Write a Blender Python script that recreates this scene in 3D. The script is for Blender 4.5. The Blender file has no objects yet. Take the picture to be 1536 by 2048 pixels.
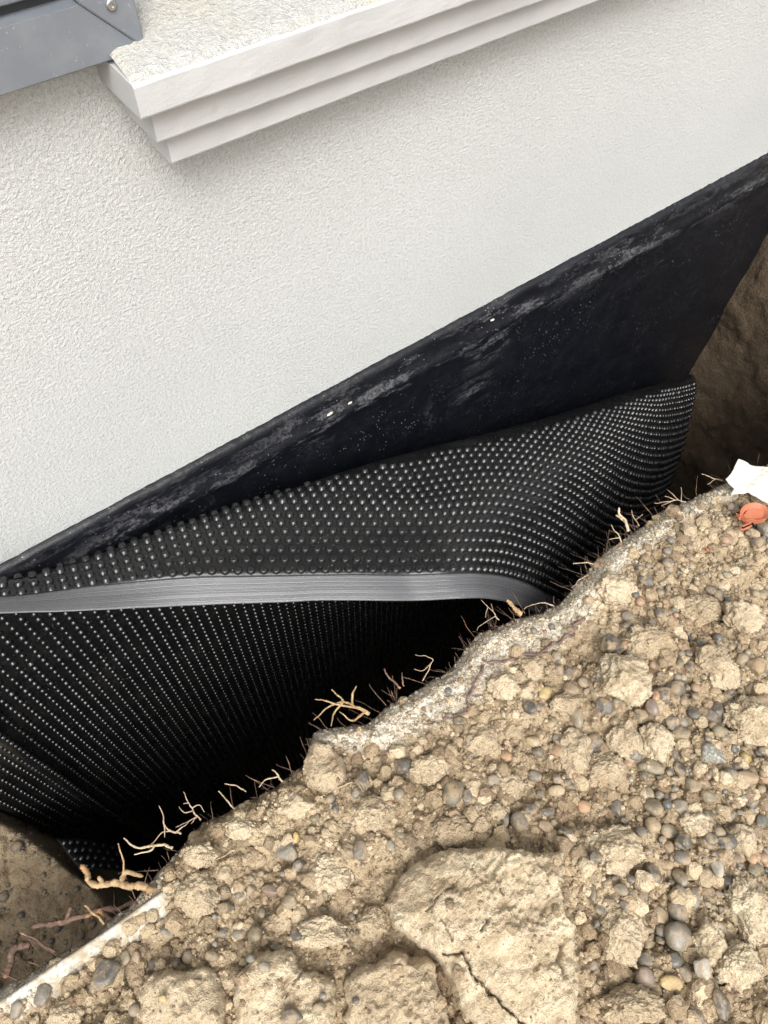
import bpy, bmesh, math, random
import numpy as np

# ------------------------------------------------------------------ camera
sc = bpy.context.scene
RM = np.array([[0.8016, -0.4974, 0.3318], [-0.0097, 0.544, 0.839], [-0.5978, -0.6758, 0.4312]])
_u, _s, _v = np.linalg.svd(RM); RM = _u @ _v          # rows: along wall, down, into wall
FPX = 1500.0                                          # focal length in pixels of the 1536 px frame
CAM = np.array([0.0, -0.70, 1.0])
cam = bpy.data.cameras.new('camera'); cam_o = bpy.data.objects.new('camera', cam)
sc.collection.objects.link(cam_o); sc.camera = cam_o
cam.sensor_fit = 'HORIZONTAL'; cam.sensor_width = 36.0; cam.lens = 36.0 * FPX / 1536.0
cam.clip_start = 0.02; cam.clip_end = 500
from mathutils import Matrix
_c = [np.array([RM[0, k], RM[2, k], -RM[1, k]]) for k in range(3)]
_M = np.stack([_c[0], -_c[1], -_c[2]], 1)
m4 = Matrix.Identity(4)
for i in range(3):
    for j in range(3): m4[i][j] = float(_M[i, j])
    m4[i][3] = float(CAM[i])
cam_o.matrix_world = m4

# ------------------------------------------------------------------ sky and sun (overcast)
SUN_EL, SUN_AZ = math.radians(53), math.radians(209)   # azimuth clockwise from +Y
w = bpy.data.worlds.new('World'); sc.world = w; w.use_nodes = True
nt = w.node_tree; nt.nodes.clear()
sky = nt.nodes.new('ShaderNodeTexSky'); sky.sky_type = 'NISHITA'; sky.sun_disc = False
sky.sun_elevation = SUN_EL; sky.sun_rotation = SUN_AZ
sky.air_density = 1.6; sky.dust_density = 6.0; sky.ozone_density = 1.0
hs = nt.nodes.new('ShaderNodeHueSaturation'); hs.inputs['Saturation'].default_value = 0.28
bg = nt.nodes.new('ShaderNodeBackground'); bg.inputs['Strength'].default_value = 0.15
wo = nt.nodes.new('ShaderNodeOutputWorld')
nt.links.new(sky.outputs[0], hs.inputs['Color']); nt.links.new(hs.outputs[0], bg.inputs['Color']); nt.links.new(bg.outputs[0], wo.inputs[0])
sun = bpy.data.lights.new('sun', 'SUN'); sun.energy = 1.1; sun.angle = math.radians(26); sun.color = (1.0, 0.985, 0.955)
sun_o = bpy.data.objects.new('sun', sun); sc.collection.objects.link(sun_o)
from mathutils import Vector
_d = Vector((math.sin(SUN_AZ) * math.cos(SUN_EL), math.cos(SUN_AZ) * math.cos(SUN_EL), math.sin(SUN_EL)))
sun_o.rotation_euler = _d.to_track_quat('Z', 'Y').to_euler(); sun_o.location = (0, -3, 6)
sc.view_settings.view_transform = 'Standard'; sc.view_settings.look = 'None'
sc.view_settings.gamma = 1.0; sc.view_settings.use_curve_mapping = False
sc.view_settings.exposure = 0.80
sc.render.engine = 'CYCLES'
sc.cycles.max_bounces = 6; sc.cycles.diffuse_bounces = 3; sc.cycles.glossy_bounces = 3; sc.cycles.use_denoising = True; sc.cycles.denoising_prefilter = 'NONE'; sc.cycles.adaptive_threshold = 0.015

# ------------------------------------------------------------------ helpers
rng = np.random.default_rng(7); random.seed(7)
COL = sc.collection.objects
def ray(x, y):
    X, d, i = RM @ np.array([(x - 768) / FPX, (y - 1024) / FPX, 1.0]); return np.array([X, i, -d])
def at_z(x, y, z): r = ray(x, y); return CAM + r * (z - CAM[2]) / r[2]
def at_y(x, y, Y): r = ray(x, y); return CAM + r * (Y - CAM[1]) / r[1]

_perm = np.random.default_rng(3).permutation(256); _perm = np.concatenate([_perm, _perm, _perm])
_g3 = np.random.default_rng(4).normal(size=(256, 3)); _g3 /= np.linalg.norm(_g3, axis=1)[:, None]
def perlin(p):
    p = np.asarray(p, float); i = np.floor(p).astype(np.int64); f = p - i; i &= 255
    u = f * f * f * (f * (f * 6 - 15) + 10); out = 0
    for dx in (0, 1):
        for dy in (0, 1):
            for dz in (0, 1):
                h = _perm[_perm[_perm[i[:, 0] + dx] + ((i[:, 1] + dy) & 255)] + ((i[:, 2] + dz) & 255)]
                g = _g3[h]; d = g[:, 0] * (f[:, 0] - dx) + g[:, 1] * (f[:, 1] - dy) + g[:, 2] * (f[:, 2] - dz)
                out = out + d * (u[:, 0] if dx else 1 - u[:, 0]) * (u[:, 1] if dy else 1 - u[:, 1]) * (u[:, 2] if dz else 1 - u[:, 2])
    return out
def fbm(p, octv=4, gain=0.5, lac=2.03):
    s = 0; a = 1.0; p = np.asarray(p, float)
    for k in range(octv): s = s + a * perlin(p + 17.3 * k); p = p * lac; a *= gain
    return s
_j = np.random.default_rng(5).random((256, 3))
def cells(x, y, scale):
    """rounded lumps: (1 - nearest distance^2) of a jittered grid, and a random height for each lump"""
    px, py = x * scale, y * scale; ix, iy = np.floor(px).astype(np.int64), np.floor(py).astype(np.int64)
    best = np.full(px.shape, 9.0); hv = np.zeros(px.shape); sec = np.full(px.shape, 9.0)
    for dx in (-1, 0, 1):
        for dy in (-1, 0, 1):
            cx, cy = ix + dx, iy + dy
            h = _perm[_perm[cx & 255] + (cy & 255)]
            d = (cx + _j[h, 0] - px) ** 2 + (cy + _j[h, 1] - py) ** 2
            m = d < best; sec = np.where(m, best, np.minimum(sec, d)); best = np.where(m, d, best); hv = np.where(m, _j[h, 2], hv)
    return best, hv, sec
def smooth(a, b, x):
    t = np.clip((x - a) / (b - a), 0, 1); return t * t * (3 - 2 * t)

def mesh_np(name, v, quads=None, tris=None, shade=True):
    me = bpy.data.meshes.new(name); v = np.ascontiguousarray(v, np.float32)
    q = np.zeros((0, 4), np.int32) if quads is None else np.asarray(quads, np.int32)
    t = np.zeros((0, 3), np.int32) if tris is None else np.asarray(tris, np.int32)
    me.vertices.add(len(v)); me.vertices.foreach_set('co', v.ravel())
    nl = q.size + t.size; me.loops.add(nl); me.loops.foreach_set('vertex_index', np.concatenate([q.ravel(), t.ravel()]).astype(np.int32))
    n = len(q) + len(t); me.polygons.add(n)
    st = np.concatenate([np.arange(len(q)) * 4, q.size + np.arange(len(t)) * 3]).astype(np.int32)
    me.polygons.foreach_set('loop_start', st)
    me.polygons.foreach_set('use_smooth', np.full(n, bool(shade)))
    me.update(calc_edges=True); me.validate(); return me
def obj(name, me, mat, parent=None, loc=None):
    o = bpy.data.objects.new(name, me); COL.link(o)
    if me is not None and mat is not None and not me.materials: me.materials.append(mat)
    if parent is not None: o.parent = parent
    if loc is not None: o.location = [float(c) for c in loc]
    return o
def empty(name, loc=(0, 0, 0)):
    o = bpy.data.objects.new(name, None); COL.link(o); o.location = loc; o.empty_display_size = 0.05; return o
def tag(o, label=None, cat=None, group=None, kind=None):
    if label: o['label'] = label
    if cat: o['category'] = cat
    if group: o['group'] = group
    if kind: o['kind'] = kind
    return o
def point_attr(me, name, vals):
    a = me.attributes.new(name, 'FLOAT', 'POINT'); a.data.foreach_set('value', np.ascontiguousarray(vals, np.float32))
def point_col(me, name, vals):
    a = me.attributes.new(name, 'FLOAT_COLOR', 'POINT')
    a.data.foreach_set('color', np.ascontiguousarray(np.concatenate([vals, np.ones((len(vals), 1))], 1), np.float32).ravel())
def grid_quads(nu, nv):
    i = np.arange((nu - 1) * (nv - 1)); a = (i // (nv - 1)) * nv + i % (nv - 1)
    return np.stack([a, a + nv, a + nv + 1, a + 1], 1)
def ico(sub):
    bm = bmesh.new(); bmesh.ops.create_icosphere(bm, subdivisions=sub, radius=1)
    v = np.array([x.co[:] for x in bm.verts]); t = np.array([[x.index for x in f.verts] for f in bm.faces]); bm.free(); return v, t
ICO = {k: ico(k) for k in (1, 2, 3, 4, 5, 6)}
def bevel_box(name, lo, hi, mat, parent=None, bev=0.002, seg=2):
    bm = bmesh.new(); bmesh.ops.create_cube(bm, size=1)
    lo, hi = np.array(lo), np.array(hi)
    for v in bm.verts: v.co = Vector(((lo + hi) / 2 + np.array(v.co) * (hi - lo)).tolist())
    if bev: bmesh.ops.bevel(bm, geom=bm.edges[:], offset=bev, segments=seg, affect='EDGES', profile=0.6)
    me = bpy.data.meshes.new(name); bm.to_mesh(me); bm.free(); return obj(name, me, mat, parent)

# ------------------------------------------------------------------ materials
class NT:
    def __init__(s, name):
        s.m = bpy.data.materials.new(name); s.m.use_nodes = True; s.t = s.m.node_tree; s.t.nodes.clear()
        s.out = s.n('ShaderNodeOutputMaterial'); s.b = s.n('ShaderNodeBsdfPrincipled'); s.l(s.b.outputs[0], s.out.inputs[0])
    def n(s, t, **k):
        x = s.t.nodes.new(t)
        for a, b in k.items(): setattr(x, a, b)
        return x
    def l(s, a, b): s.t.links.new(a, b)
    def pos(s): return s.n('ShaderNodeNewGeometry').outputs['Position']
    def noise(s, scale, detail=4, rough=0.55, vec=None, stretch=None):
        x = s.n('ShaderNodeTexNoise'); x.inputs['Scale'].default_value = scale; x.inputs['Detail'].default_value = detail; x.inputs['Roughness'].default_value = rough
        v = s.pos() if vec is None else vec
        if stretch:
            mp = s.n('ShaderNodeMapping'); mp.inputs['Scale'].default_value = stretch; s.l(v, mp.inputs[0]); v = mp.outputs[0]
        s.l(v, x.inputs['Vector']); return x.outputs['Fac']
    def voro(s, scale, feature='F1', vec=None, out='Distance'):
        x = s.n('ShaderNodeTexVoronoi'); x.feature = feature; x.inputs['Scale'].default_value = scale
        s.l(s.pos() if vec is None else vec, x.inputs['Vector']); return x.outputs[out]
    def ramp(s, fac, stops):
        r = s.n('ShaderNodeValToRGB'); s.l(fac, r.inputs[0]); e = r.color_ramp.elements
        while len(e) < len(stops): e.new(0.5)
        for k, (p, c) in enumerate(stops):
            e[k].position = p; e[k].color = (c, c, c, 1) if not isinstance(c, tuple) else (*c, 1)
        return r.outputs[0]
    def mix(s, fac, a, b, mode='MIX'):
        x = s.n('ShaderNodeMix', data_type='RGBA', blend_type=mode)
        for v, i in ((fac, 0), (a, 6), (b, 7)):
            if isinstance(v, (int, float)): x.inputs[i].default_value = v
            elif isinstance(v, tuple): x.inputs[i].default_value = (*v, 1)
            else: s.l(v, x.inputs[i])
        return x.outputs[2]
    def math(s, op, a, b=0.0):
        x = s.n('ShaderNodeMath', operation=op)
        for v, i in ((a, 0), (b, 1)):
            if isinstance(v, (int, float)): x.inputs[i].default_value = v
            else: s.l(v, x.inputs[i])
        return x.outputs[0]
    def attr(s, name, out='Fac'):
        x = s.n('ShaderNodeAttribute'); x.attribute_name = name; return x.outputs[out]
    def set(s, **k):
        for a, v in k.items():
            i = s.b.inputs[{'col': 'Base Color', 'rough': 'Roughness', 'spec': 'Specular IOR Level', 'metal': 'Metallic', 'trans': 'Transmission Weight', 'coat': 'Coat Weight', 'coatr': 'Coat Roughness', 'sheen': 'Sheen Weight'}[a]]
            if isinstance(v, (int, float)): i.default_value = v
            elif isinstance(v, tuple): i.default_value = (*v, 1)
            else: s.l(v, i)
        return s
    def bump(s, h, strength, dist, prev=None):
        x = s.n('ShaderNodeBump'); x.inputs['Strength'].default_value = strength; x.inputs['Distance'].default_value = dist
        s.l(h, x.inputs['Height'])
        if prev is not None: s.l(prev, x.inputs['Normal'])
        s.l(x.outputs[0], s.b.inputs['Normal']); return x.outputs[0]

def mat_stucco(name, base, bscale=1.0, stain=0.0):
    t = NT(name)
    n1 = t.noise(255 * bscale, 3, 0.8); big = t.noise(2.2, 2)
    c = t.mix(t.ramp(big, [(0.35, 0.0), (0.7, 1.0)]), base, tuple(x * 0.93 for x in base))
    c = t.mix(t.ramp(n1, [(0.40, 0.34), (0.60, 0.0)]), c, tuple(x * 0.5 for x in base))
    pits = t.ramp(n1, [(0.30, 1.0), (0.40, 0.0)])
    c = t.mix(t.math('MULTIPLY', pits, 0.32), c, tuple(x * 0.42 for x in base))
    if stain:
        c = t.mix(t.math('MULTIPLY', t.ramp(t.noise(9, 5, 0.65), [(0.46, 0.0), (0.7, 1.0)]), stain), c, (0.50, 0.42, 0.26))
    specks = t.ramp(t.voro(46), [(0.035, 1.0), (0.05, 0.0)])
    sel = t.ramp(t.noise(7, 2), [(0.60, 0.0), (0.68, 1.0)])
    c = t.mix(t.math('MULTIPLY', t.math('MULTIPLY', specks, sel), 0.5), c, (0.2, 0.18, 0.14))
    scuff = t.ramp(t.noise(5.5, 4, 0.7), [(0.66, 0.0), (0.78, 1.0)])
    c = t.mix(t.math('MULTIPLY', scuff, 0.30), c, (0.45, 0.41, 0.34))
    sx = t.n('ShaderNodeSeparateXYZ'); t.l(t.pos(), sx.inputs[0])
    low = t.ramp(sx.outputs['Z'], [(0.10, 1.0), (0.30, 0.0)])
    mud = t.math('MULTIPLY', t.ramp(t.noise(120, 3, 0.7), [(0.60, 0.0), (0.68, 1.0)]), t.ramp(t.noise(10, 3), [(0.50, 0.0), (0.66, 1.0)]))
    c = t.mix(t.math('MULTIPLY', t.math('MULTIPLY', mud, low), 0.45), c, (0.36, 0.30, 0.21))
    t.set(col=c, rough=0.92, spec=0.25)
    t.bump(n1, 1.0, 0.0046 / bscale)
    return t.m
M_STUCCO = mat_stucco('stucco_white', (0.635, 0.648, 0.642))
M_STUCCO_SILL = mat_stucco('stucco_sill', (0.52, 0.52, 0.50), 0.8, 0.35)
def mat_trim():
    t = NT('trim_render'); n = t.noise(60, 5, 0.6, stretch=(0.35, 1, 1)); f = t.noise(500, 2)
    c = t.mix(t.ramp(t.noise(8, 4), [(0.35, 0.0), (0.7, 1.0)]), (0.455, 0.46, 0.462), (0.41, 0.414, 0.416))
    c = t.mix(t.math('MULTIPLY', t.ramp(t.noise(38, 5, 0.7), [(0.62, 0.0), (0.72, 1.0)]), 0.3), c, (0.34, 0.31, 0.27))
    t.set(col=c, rough=0.8, spec=0.3); b = t.bump(n, 0.55, 0.0016); t.bump(f, 0.4, 0.0006, b); return t.m
M_TRIM = mat_trim()
def mat_frame():
    t = NT('frame_grey_aluminium'); n = t.noise(35, 5, 0.65)
    c = t.mix(t.ramp(n, [(0.45, 0.0), (0.75, 1.0)]), (0.150, 0.166, 0.190), (0.185, 0.198, 0.217))
    c = t.mix(t.math('MULTIPLY', t.ramp(t.noise(260, 3), [(0.66, 0.0), (0.72, 1.0)]), 0.35), c, (0.42, 0.42, 0.40))
    t.set(col=c, rough=t.ramp(n, [(0.3, 0.34), (0.8, 0.55)]), spec=0.5); t.bump(t.noise(900, 2), 0.12, 0.0004); return t.m
M_FRAME = mat_frame()
def mat_plain(name, col, rough, metal=0.0, spec=0.5, bump=0.0, bs=300):
    t = NT(name); n = t.noise(bs * 0.3, 4)
    t.set(col=t.mix(n, tuple(x * 0.8 for x in col), tuple(min(1, x * 1.2) for x in col)), rough=rough, metal=metal, spec=spec)
    if bump: t.bump(t.noise(bs, 4), 0.6, bump)
    return t.m
M_SEAL = mat_plain('rubber_seal', (0.03, 0.031, 0.033), 0.6)
M_SCREW = mat_plain('screw_steel', (0.42, 0.43, 0.44), 0.35, 0.9)
def mat_glass():
    t = NT('window_glass'); t.set(col=(0.03, 0.035, 0.04), rough=t.ramp(t.noise(6, 3), [(0.3, 0.03), (0.8, 0.09)]), spec=0.6); return t.m
M_GLASS = mat_glass()
def mat_tar():
    t = NT('bitumen_coating'); P = t.pos()
    fine = t.noise(260, 4, 0.65); mid = t.noise(28, 5, 0.6); lng = t.noise(17, 6, 0.75, stretch=(0.5, 1, 2.0))
    # dusty scuffs: stronger along the bevel near the top (attribute 'scuff' is where the coating sticks out and gets rubbed)
    z = t.attr('scuff')
    d = t.math('MULTIPLY', t.ramp(lng, [(0.505, 0.0), (0.56, 1.0)]), z)
    d = t.math('MULTIPLY', d, t.ramp(t.noise(160, 4, 0.7), [(0.40, 0.15), (0.56, 1.0)]))
    patch = t.math('MULTIPLY', t.ramp(t.noise(9, 6, 0.7, stretch=(1, 1, 0.6)), [(0.62, 0.0), (0.74, 1.0)]), t.ramp(t.noise(200, 3), [(0.45, 0.0), (0.6, 1.0)]))
    dust = t.math('MAXIMUM', d, t.math('MULTIPLY', patch, 0.35))
    c = t.mix(t.math('MULTIPLY', dust, 0.42), t.mix(mid, (0.003, 0.0036, 0.0055), (0.006, 0.007, 0.0105)), (0.20, 0.20, 0.215))
    sp = t.ramp(t.voro(130), [(0.085, 1.0), (0.14, 0.0)])
    sp = t.math('MULTIPLY', sp, t.ramp(t.noise(11, 3, 0.6), [(0.44, 0.0), (0.60, 1.0)]))
    c = t.mix(t.math('MULTIPLY', sp, 0.75), c, (0.38, 0.37, 0.34))
    t.set(col=c, rough=t.ramp(mid, [(0.3, 0.30), (0.75, 0.50)]), spec=0.38)
    b = t.bump(mid, 0.3, 0.003); t.bump(fine, 0.55, 0.0016, b); return t.m
M_TAR = mat_tar()
M_CHIP = mat_plain('render_chip', (0.62, 0.56, 0.44), 0.9, bump=0.001)
def mat_plastic(name, strip):
    t = NT(name); P = t.pos()
    n = t.noise(40, 4)
    c = t.mix(n, (0.005, 0.0052, 0.0055), (0.009, 0.0093, 0.010))
    sp = t.ramp(t.voro(210), [(0.10, 1.0), (0.17, 0.0)])
    sp = t.math('MULTIPLY', sp, t.ramp(t.noise(17, 5, 0.6), [(0.47, 0.0), (0.66, 1.0)]))
    sp2 = t.math('MULTIPLY', t.ramp(t.voro(90), [(0.05, 1.0), (0.08, 0.0)]), t.ramp(t.noise(6, 3), [(0.45, 0.0), (0.6, 1.0)]))
    sp = t.math('MAXIMUM', sp, sp2)
    film = t.ramp(t.noise(13, 6, 0.7), [(0.48, 0.0), (0.8, 1.0)])
    c = t.mix(t.math('MULTIPLY', film, 0.05), c, (0.25, 0.225, 0.185))
    c = t.mix(t.math('MULTIPLY', sp, 0.6), c, (0.42, 0.41, 0.38))
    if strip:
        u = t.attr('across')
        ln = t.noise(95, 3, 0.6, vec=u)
        c = t.mix(t.math('MULTIPLY', t.ramp(ln, [(0.45, 0.0), (0.7, 1.0)]), 0.9), c, (0.43, 0.44, 0.47))  # sky sheen put into the colour as light grey over the black plastic
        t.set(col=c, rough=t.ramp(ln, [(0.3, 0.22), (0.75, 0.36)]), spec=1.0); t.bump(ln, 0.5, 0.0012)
    else:
        t.set(col=c, rough=t.ramp(n, [(0.3, 0.24), (0.8, 0.40)]), spec=0.35); t.bump(t.noise(120, 2), 0.25, 0.0012)
    return t.m
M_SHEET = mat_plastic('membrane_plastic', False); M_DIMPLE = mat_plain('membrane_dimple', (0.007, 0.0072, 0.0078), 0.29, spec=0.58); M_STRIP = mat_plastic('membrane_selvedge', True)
def mat_soil(name, kind='ground'):
    t = NT(name)
    oi = t.n('ShaderNodeObjectInfo')
    n1 = t.noise(7, 2); n2 = t.noise(34, 5, 0.7); n3 = t.noise(240, 3, 0.75)
    tan, pale, brown, dark = (0.46, 0.36, 0.235), (0.65, 0.54, 0.38), (0.28, 0.205, 0.127), (0.075, 0.050, 0.030)
    c = t.mix(t.ramp(n2, [(0.36, 0.0), (0.62, 1.0)]), brown, tan)
    c = t.mix(t.ramp(n1, [(0.42, 0.0), (0.66, 0.75)]), c, pale if kind != 'ground' else (0.55, 0.435, 0.285))
    c = t.mix(t.math('MULTIPLY', t.ramp(n3, [(0.30, 1.0), (0.46, 0.0)]), 0.55), c, dark)
    c = t.mix(t.math('MULTIPLY', t.ramp(t.noise(75, 2, 0.7), [(0.60, 0.0), (0.72, 1.0)]), 0.4), c, (0.20, 0.125, 0.075))
    if kind == 'ground':
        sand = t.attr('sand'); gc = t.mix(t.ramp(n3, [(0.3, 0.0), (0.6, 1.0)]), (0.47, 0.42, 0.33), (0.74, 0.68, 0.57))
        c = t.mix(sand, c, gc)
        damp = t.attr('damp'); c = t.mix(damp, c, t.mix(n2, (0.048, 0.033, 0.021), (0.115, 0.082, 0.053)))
    if kind == 'clod':
        v = t.n('ShaderNodeMapRange'); t.l(oi.outputs['Random'], v.inputs[0]); v.inputs[3].default_value = 0.0; v.inputs[4].default_value = 0.55
        c = t.mix(v.outputs[0], c, pale)
    if kind == 'crumb':
        cc = t.attr('tone', 'Color'); c = t.mix(0.65, c, cc)
    if kind == 'slab':
        lay = t.noise(26, 5, 0.72, stretch=(1.0, 2.2, 1.0))
        c = t.mix(t.ramp(lay, [(0.35, 0.0), (0.68, 1.0)]), (0.37, 0.28, 0.175), (0.70, 0.60, 0.43))
        c = t.mix(t.math('MULTIPLY', t.ramp(n3, [(0.30, 1.0), (0.42, 0.0)]), 0.4), c, (0.2, 0.13, 0.075))
        c = t.mix(t.math('MULTIPLY', t.ramp(t.noise(11, 3), [(0.56, 0.0), (0.72, 1.0)]), 0.45), c, (0.47, 0.36, 0.275))
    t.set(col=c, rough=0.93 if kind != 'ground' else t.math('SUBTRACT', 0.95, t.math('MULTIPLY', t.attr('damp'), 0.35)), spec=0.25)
    t.bump(t.math('ADD', n2, t.math('MULTIPLY', n3, 0.75)), 0.95, 0.008)
    return t.m
M_SOIL = mat_soil('soil_ground'); M_CLOD = mat_soil('soil_clod', 'clod'); M_CRUMB = mat_soil('soil_crumb', 'crumb'); M_SLAB = mat_soil('clay_slab', 'slab')
def mat_pebble(name, col, wet=0.36, attr=False, speck=0.0, muddy=0.75):
    t = NT(name); oi = t.n('ShaderNodeObjectInfo'); tc = t.n('ShaderNodeTexCoord').outputs['Object']
    base = t.attr('tone', 'Color') if attr else col
    n = t.noise(60, 5, 0.65); f = t.noise(420, 3, 0.6)
    c = t.mix(t.math('MULTIPLY', t.ramp(n, [(0.35, 0.0), (0.7, 1.0)]), 0.45), base, (0.30, 0.27, 0.22))
    c = t.mix(t.math('MULTIPLY', t.ramp(f, [(0.38, 1.0), (0.5, 0.0)]), 0.35), c, (0.05, 0.046, 0.04))
    if not attr:
        hv = t.n('ShaderNodeHueSaturation'); mr = t.n('ShaderNodeMapRange'); t.l(oi.outputs['Random'], mr.inputs[0]); mr.inputs[3].default_value = 0.72; mr.inputs[4].default_value = 1.3
        t.l(mr.outputs[0], hv.inputs['Value']); t.l(c, hv.inputs['Color']); c = hv.outputs[0]
    if speck: c = t.mix(t.math('MULTIPLY', t.ramp(t.noise(230, 4, 0.7), [(0.50, 0.0), (0.58, 1.0)]), speck), c, (0.48, 0.47, 0.42))
    mud = t.math('MULTIPLY', t.ramp(t.noise(58, 5, 0.78), [(0.47, 0.0), (0.58, 1.0)]), muddy)
    c = t.mix(mud, c, (0.34, 0.25, 0.15))
    r = t.mix(mud, t.ramp(n, [(0.3, wet - 0.08), (0.8, wet + 0.15)]), (0.9, 0.9, 0.9))
    t.set(col=c, rough=r, spec=0.45); b = t.bump(f, 0.25, 0.0008); t.bump(mud, 0.3, 0.0012, b); return t.m
PEB = {'grey': (0.135, 0.120, 0.098), 'dark grey': (0.066, 0.061, 0.055), 'olive': (0.165, 0.140, 0.088), 'brown': (0.20, 0.135, 0.075),
       'tan': (0.33, 0.25, 0.15), 'orange': (0.36, 0.19, 0.10), 'pink': (0.22, 0.165, 0.135), 'green grey': (0.135, 0.137, 0.108), 'yellow': (0.40, 0.29, 0.11), 'pale grey': (0.30, 0.275, 0.225), 'speckled grey': (0.17, 0.175, 0.155)}
M_PEB = {k: mat_pebble('pebble_' + k.replace(' ', '_'), v, speck=0.8 if k.startswith('speck') else 0.0) for k, v in PEB.items()}
M_GRAVEL = mat_pebble('gravel_mixed', (0.15, 0.14, 0.12), attr=True)
def mat_root(name, c1, c2, tip=None):
    t = NT(name); n = t.noise(90, 5, 0.7, stretch=(1, 1, 1)); f = t.noise(420, 3)
    c = t.mix(t.ramp(n, [(0.38, 0.0), (0.62, 1.0)]), c1, c2)
    if tip: c = t.mix(t.ramp(t.noise(48, 3), [(0.58, 0.0), (0.66, 1.0)]), c, tip)
    t.set(col=c, rough=0.75, spec=0.3); b = t.bump(n, 0.7, 0.002); t.bump(f, 0.6, 0.001, b); return t.m
M_ROOT = {'tan': mat_root('root_tan', (0.20, 0.125, 0.062), (0.44, 0.32, 0.18), (0.34, 0.19, 0.085)), 'brown': mat_root('root_brown', (0.075, 0.048, 0.036), (0.18, 0.115, 0.083), (0.36, 0.19, 0.09)),
          'pale': mat_root('root_pale', (0.30, 0.23, 0.14), (0.54, 0.45, 0.31)), 'fine': mat_root('root_fine', (0.30, 0.21, 0.14), (0.48, 0.37, 0.26)), 'purple': mat_root('root_purple', (0.10, 0.062, 0.06), (0.21, 0.14, 0.125))}
def mat_white():
    t = NT('white_plastic'); n = t.noise(30, 5, 0.65)
    c = t.mix(t.ramp(n, [(0.4, 0.0), (0.75, 1.0)]), (0.62, 0.61, 0.575), (0.46, 0.435, 0.375))
    g = t.math('MULTIPLY', t.ramp(t.noise(150, 4, 0.7), [(0.58, 0.0), (0.66, 1.0)]), 0.75); c = t.mix(g, c, (0.33, 0.28, 0.20))
    t.set(col=c, rough=0.5, spec=0.4); t.bump(t.noise(200, 3), 0.3, 0.0008); return t.m
M_WHITE = mat_white()
def mat_strip():
    t = NT('dusty_white_edging'); n = t.noise(40, 5, 0.7)
    c = t.mix(t.ramp(n, [(0.40, 0.0), (0.58, 1.0)]), (0.56, 0.545, 0.50), (0.36, 0.30, 0.21)); c = t.mix(t.ramp(t.noise(220, 3, 0.7), [(0.52, 0.0), (0.62, 0.8)]), c, (0.27, 0.215, 0.145))
    t.set(col=c, rough=0.7, spec=0.3); t.bump(n, 0.4, 0.002); return t.m
M_EDGING = mat_strip()
def mat_orange():
    t = NT('orange_plastic'); n = t.noise(70, 4)
    c = t.mix(t.ramp(n, [(0.4, 0.0), (0.75, 1.0)]), (0.42, 0.12, 0.06), (0.38, 0.17, 0.10)); t.set(col=c, rough=0.5, spec=0.4); t.bump(n, 0.3, 0.001); return t.m
M_ORANGE = mat_orange()

# ------------------------------------------------------------------ ground sheet with the trench in it
X_END = 1.64
_ep = [(1536, 925), (1450, 955), (1330, 1010), (1230, 1080), (1190, 1120), (1130, 1190), (1080, 1215), (1000, 1240), (960, 1255), (900, 1330), (840, 1370), (780, 1400), (730, 1440),
       (625, 1455), (600, 1530), (540, 1570), (480, 1600), (400, 1640), (350, 1690), (306, 1738), (250, 1808), (170, 1872), (75, 1928), (-30, 1985)]
_ew = np.array([at_z(x, y, -0.006)[:2] for x, y in _ep]); _ew = _ew[np.argsort(_ew[:, 0])]
def edge_y(X):
    X = np.asarray(X, float)
    e = np.interp(X, np.concatenate([[-3, -0.6], _ew[:, 0], [1.3, 2.5]]), np.concatenate([[-0.46, -0.455], _ew[:, 1], [-0.49, -0.48]]))
    return e + 0.004 * perlin(np.stack([X * 45, X * 0 + 3.3, X * 0], -1)) + 0.006 * perlin(np.stack([X * 16, X * 0 + 8.1, X * 0], -1))
def sand_mask(X, y):
    d = edge_y(X) - y                                     # metres in from the edge
    nz = 0.022 * fbm(np.stack([X * 22, y * 22, X * 0 + 2], -1), 3)
    wdt = np.interp(X, [-0.5, -0.30, -0.14, -0.10, 0.08, 0.14, 0.25, 0.33, 0.42, 0.52, 0.60, 0.75, 0.9, 1.0], [0.034, 0.032, 0.02, 0.0, 0.0, 0.045, 0.060, 0.062, 0.075, 0.045, 0.045, 0.045, 0.035, 0.0])
    return (1 - smooth(wdt * 0.75, wdt * 1.15 + 0.004, d + nz)) * (wdt > 0.004)
def ground_z(X, y, fine=True):
    """height of the loose soil on the bank"""
    X = np.asarray(X, float); y = np.asarray(y, float); P = np.stack([X, y, X * 0], -1)
    wx = X + 0.012 * perlin(P * 28 + 5) + 0.0045 * perlin(P * 95 + 45); wy = y + 0.012 * perlin(P * 28 + 15) + 0.0045 * perlin(P * 95 + 65)
    s = sand_mask(X, y); d = edge_y(X) - y
    z = 0.014 * fbm(P * 5.5, 3)
    lump = 0
    for scale, amp in ((13, 0.022), (29, 0.016), (66, 0.0085), (150, 0.0040)):
        b, h, s2 = cells(wx, wy, scale)
        lump = lump + amp * np.sqrt(np.clip(1 - b * 1.3, 0, 1)) * (0.15 + 0.95 * h)
    lump = lump - 0.021
    z = z + lump * (1 - 0.75 * s) + s * (0.004 + 0.004 * fbm(P * 60, 3))
    if fine: z = z + 0.0058 * fbm(P * 95, 4, 0.62)
    z = z * smooth(-0.012, 0.03, d) if False else z
    z = z - 0.03 * (1 - smooth(0.0, 0.035, d)) ** 2       # rounded lip
    far = smooth(1.6, 6, np.abs(X)) + smooth(1.3, 5, -y)
    return z * (1 - np.clip(far, 0, 1) * 0.4)
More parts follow.
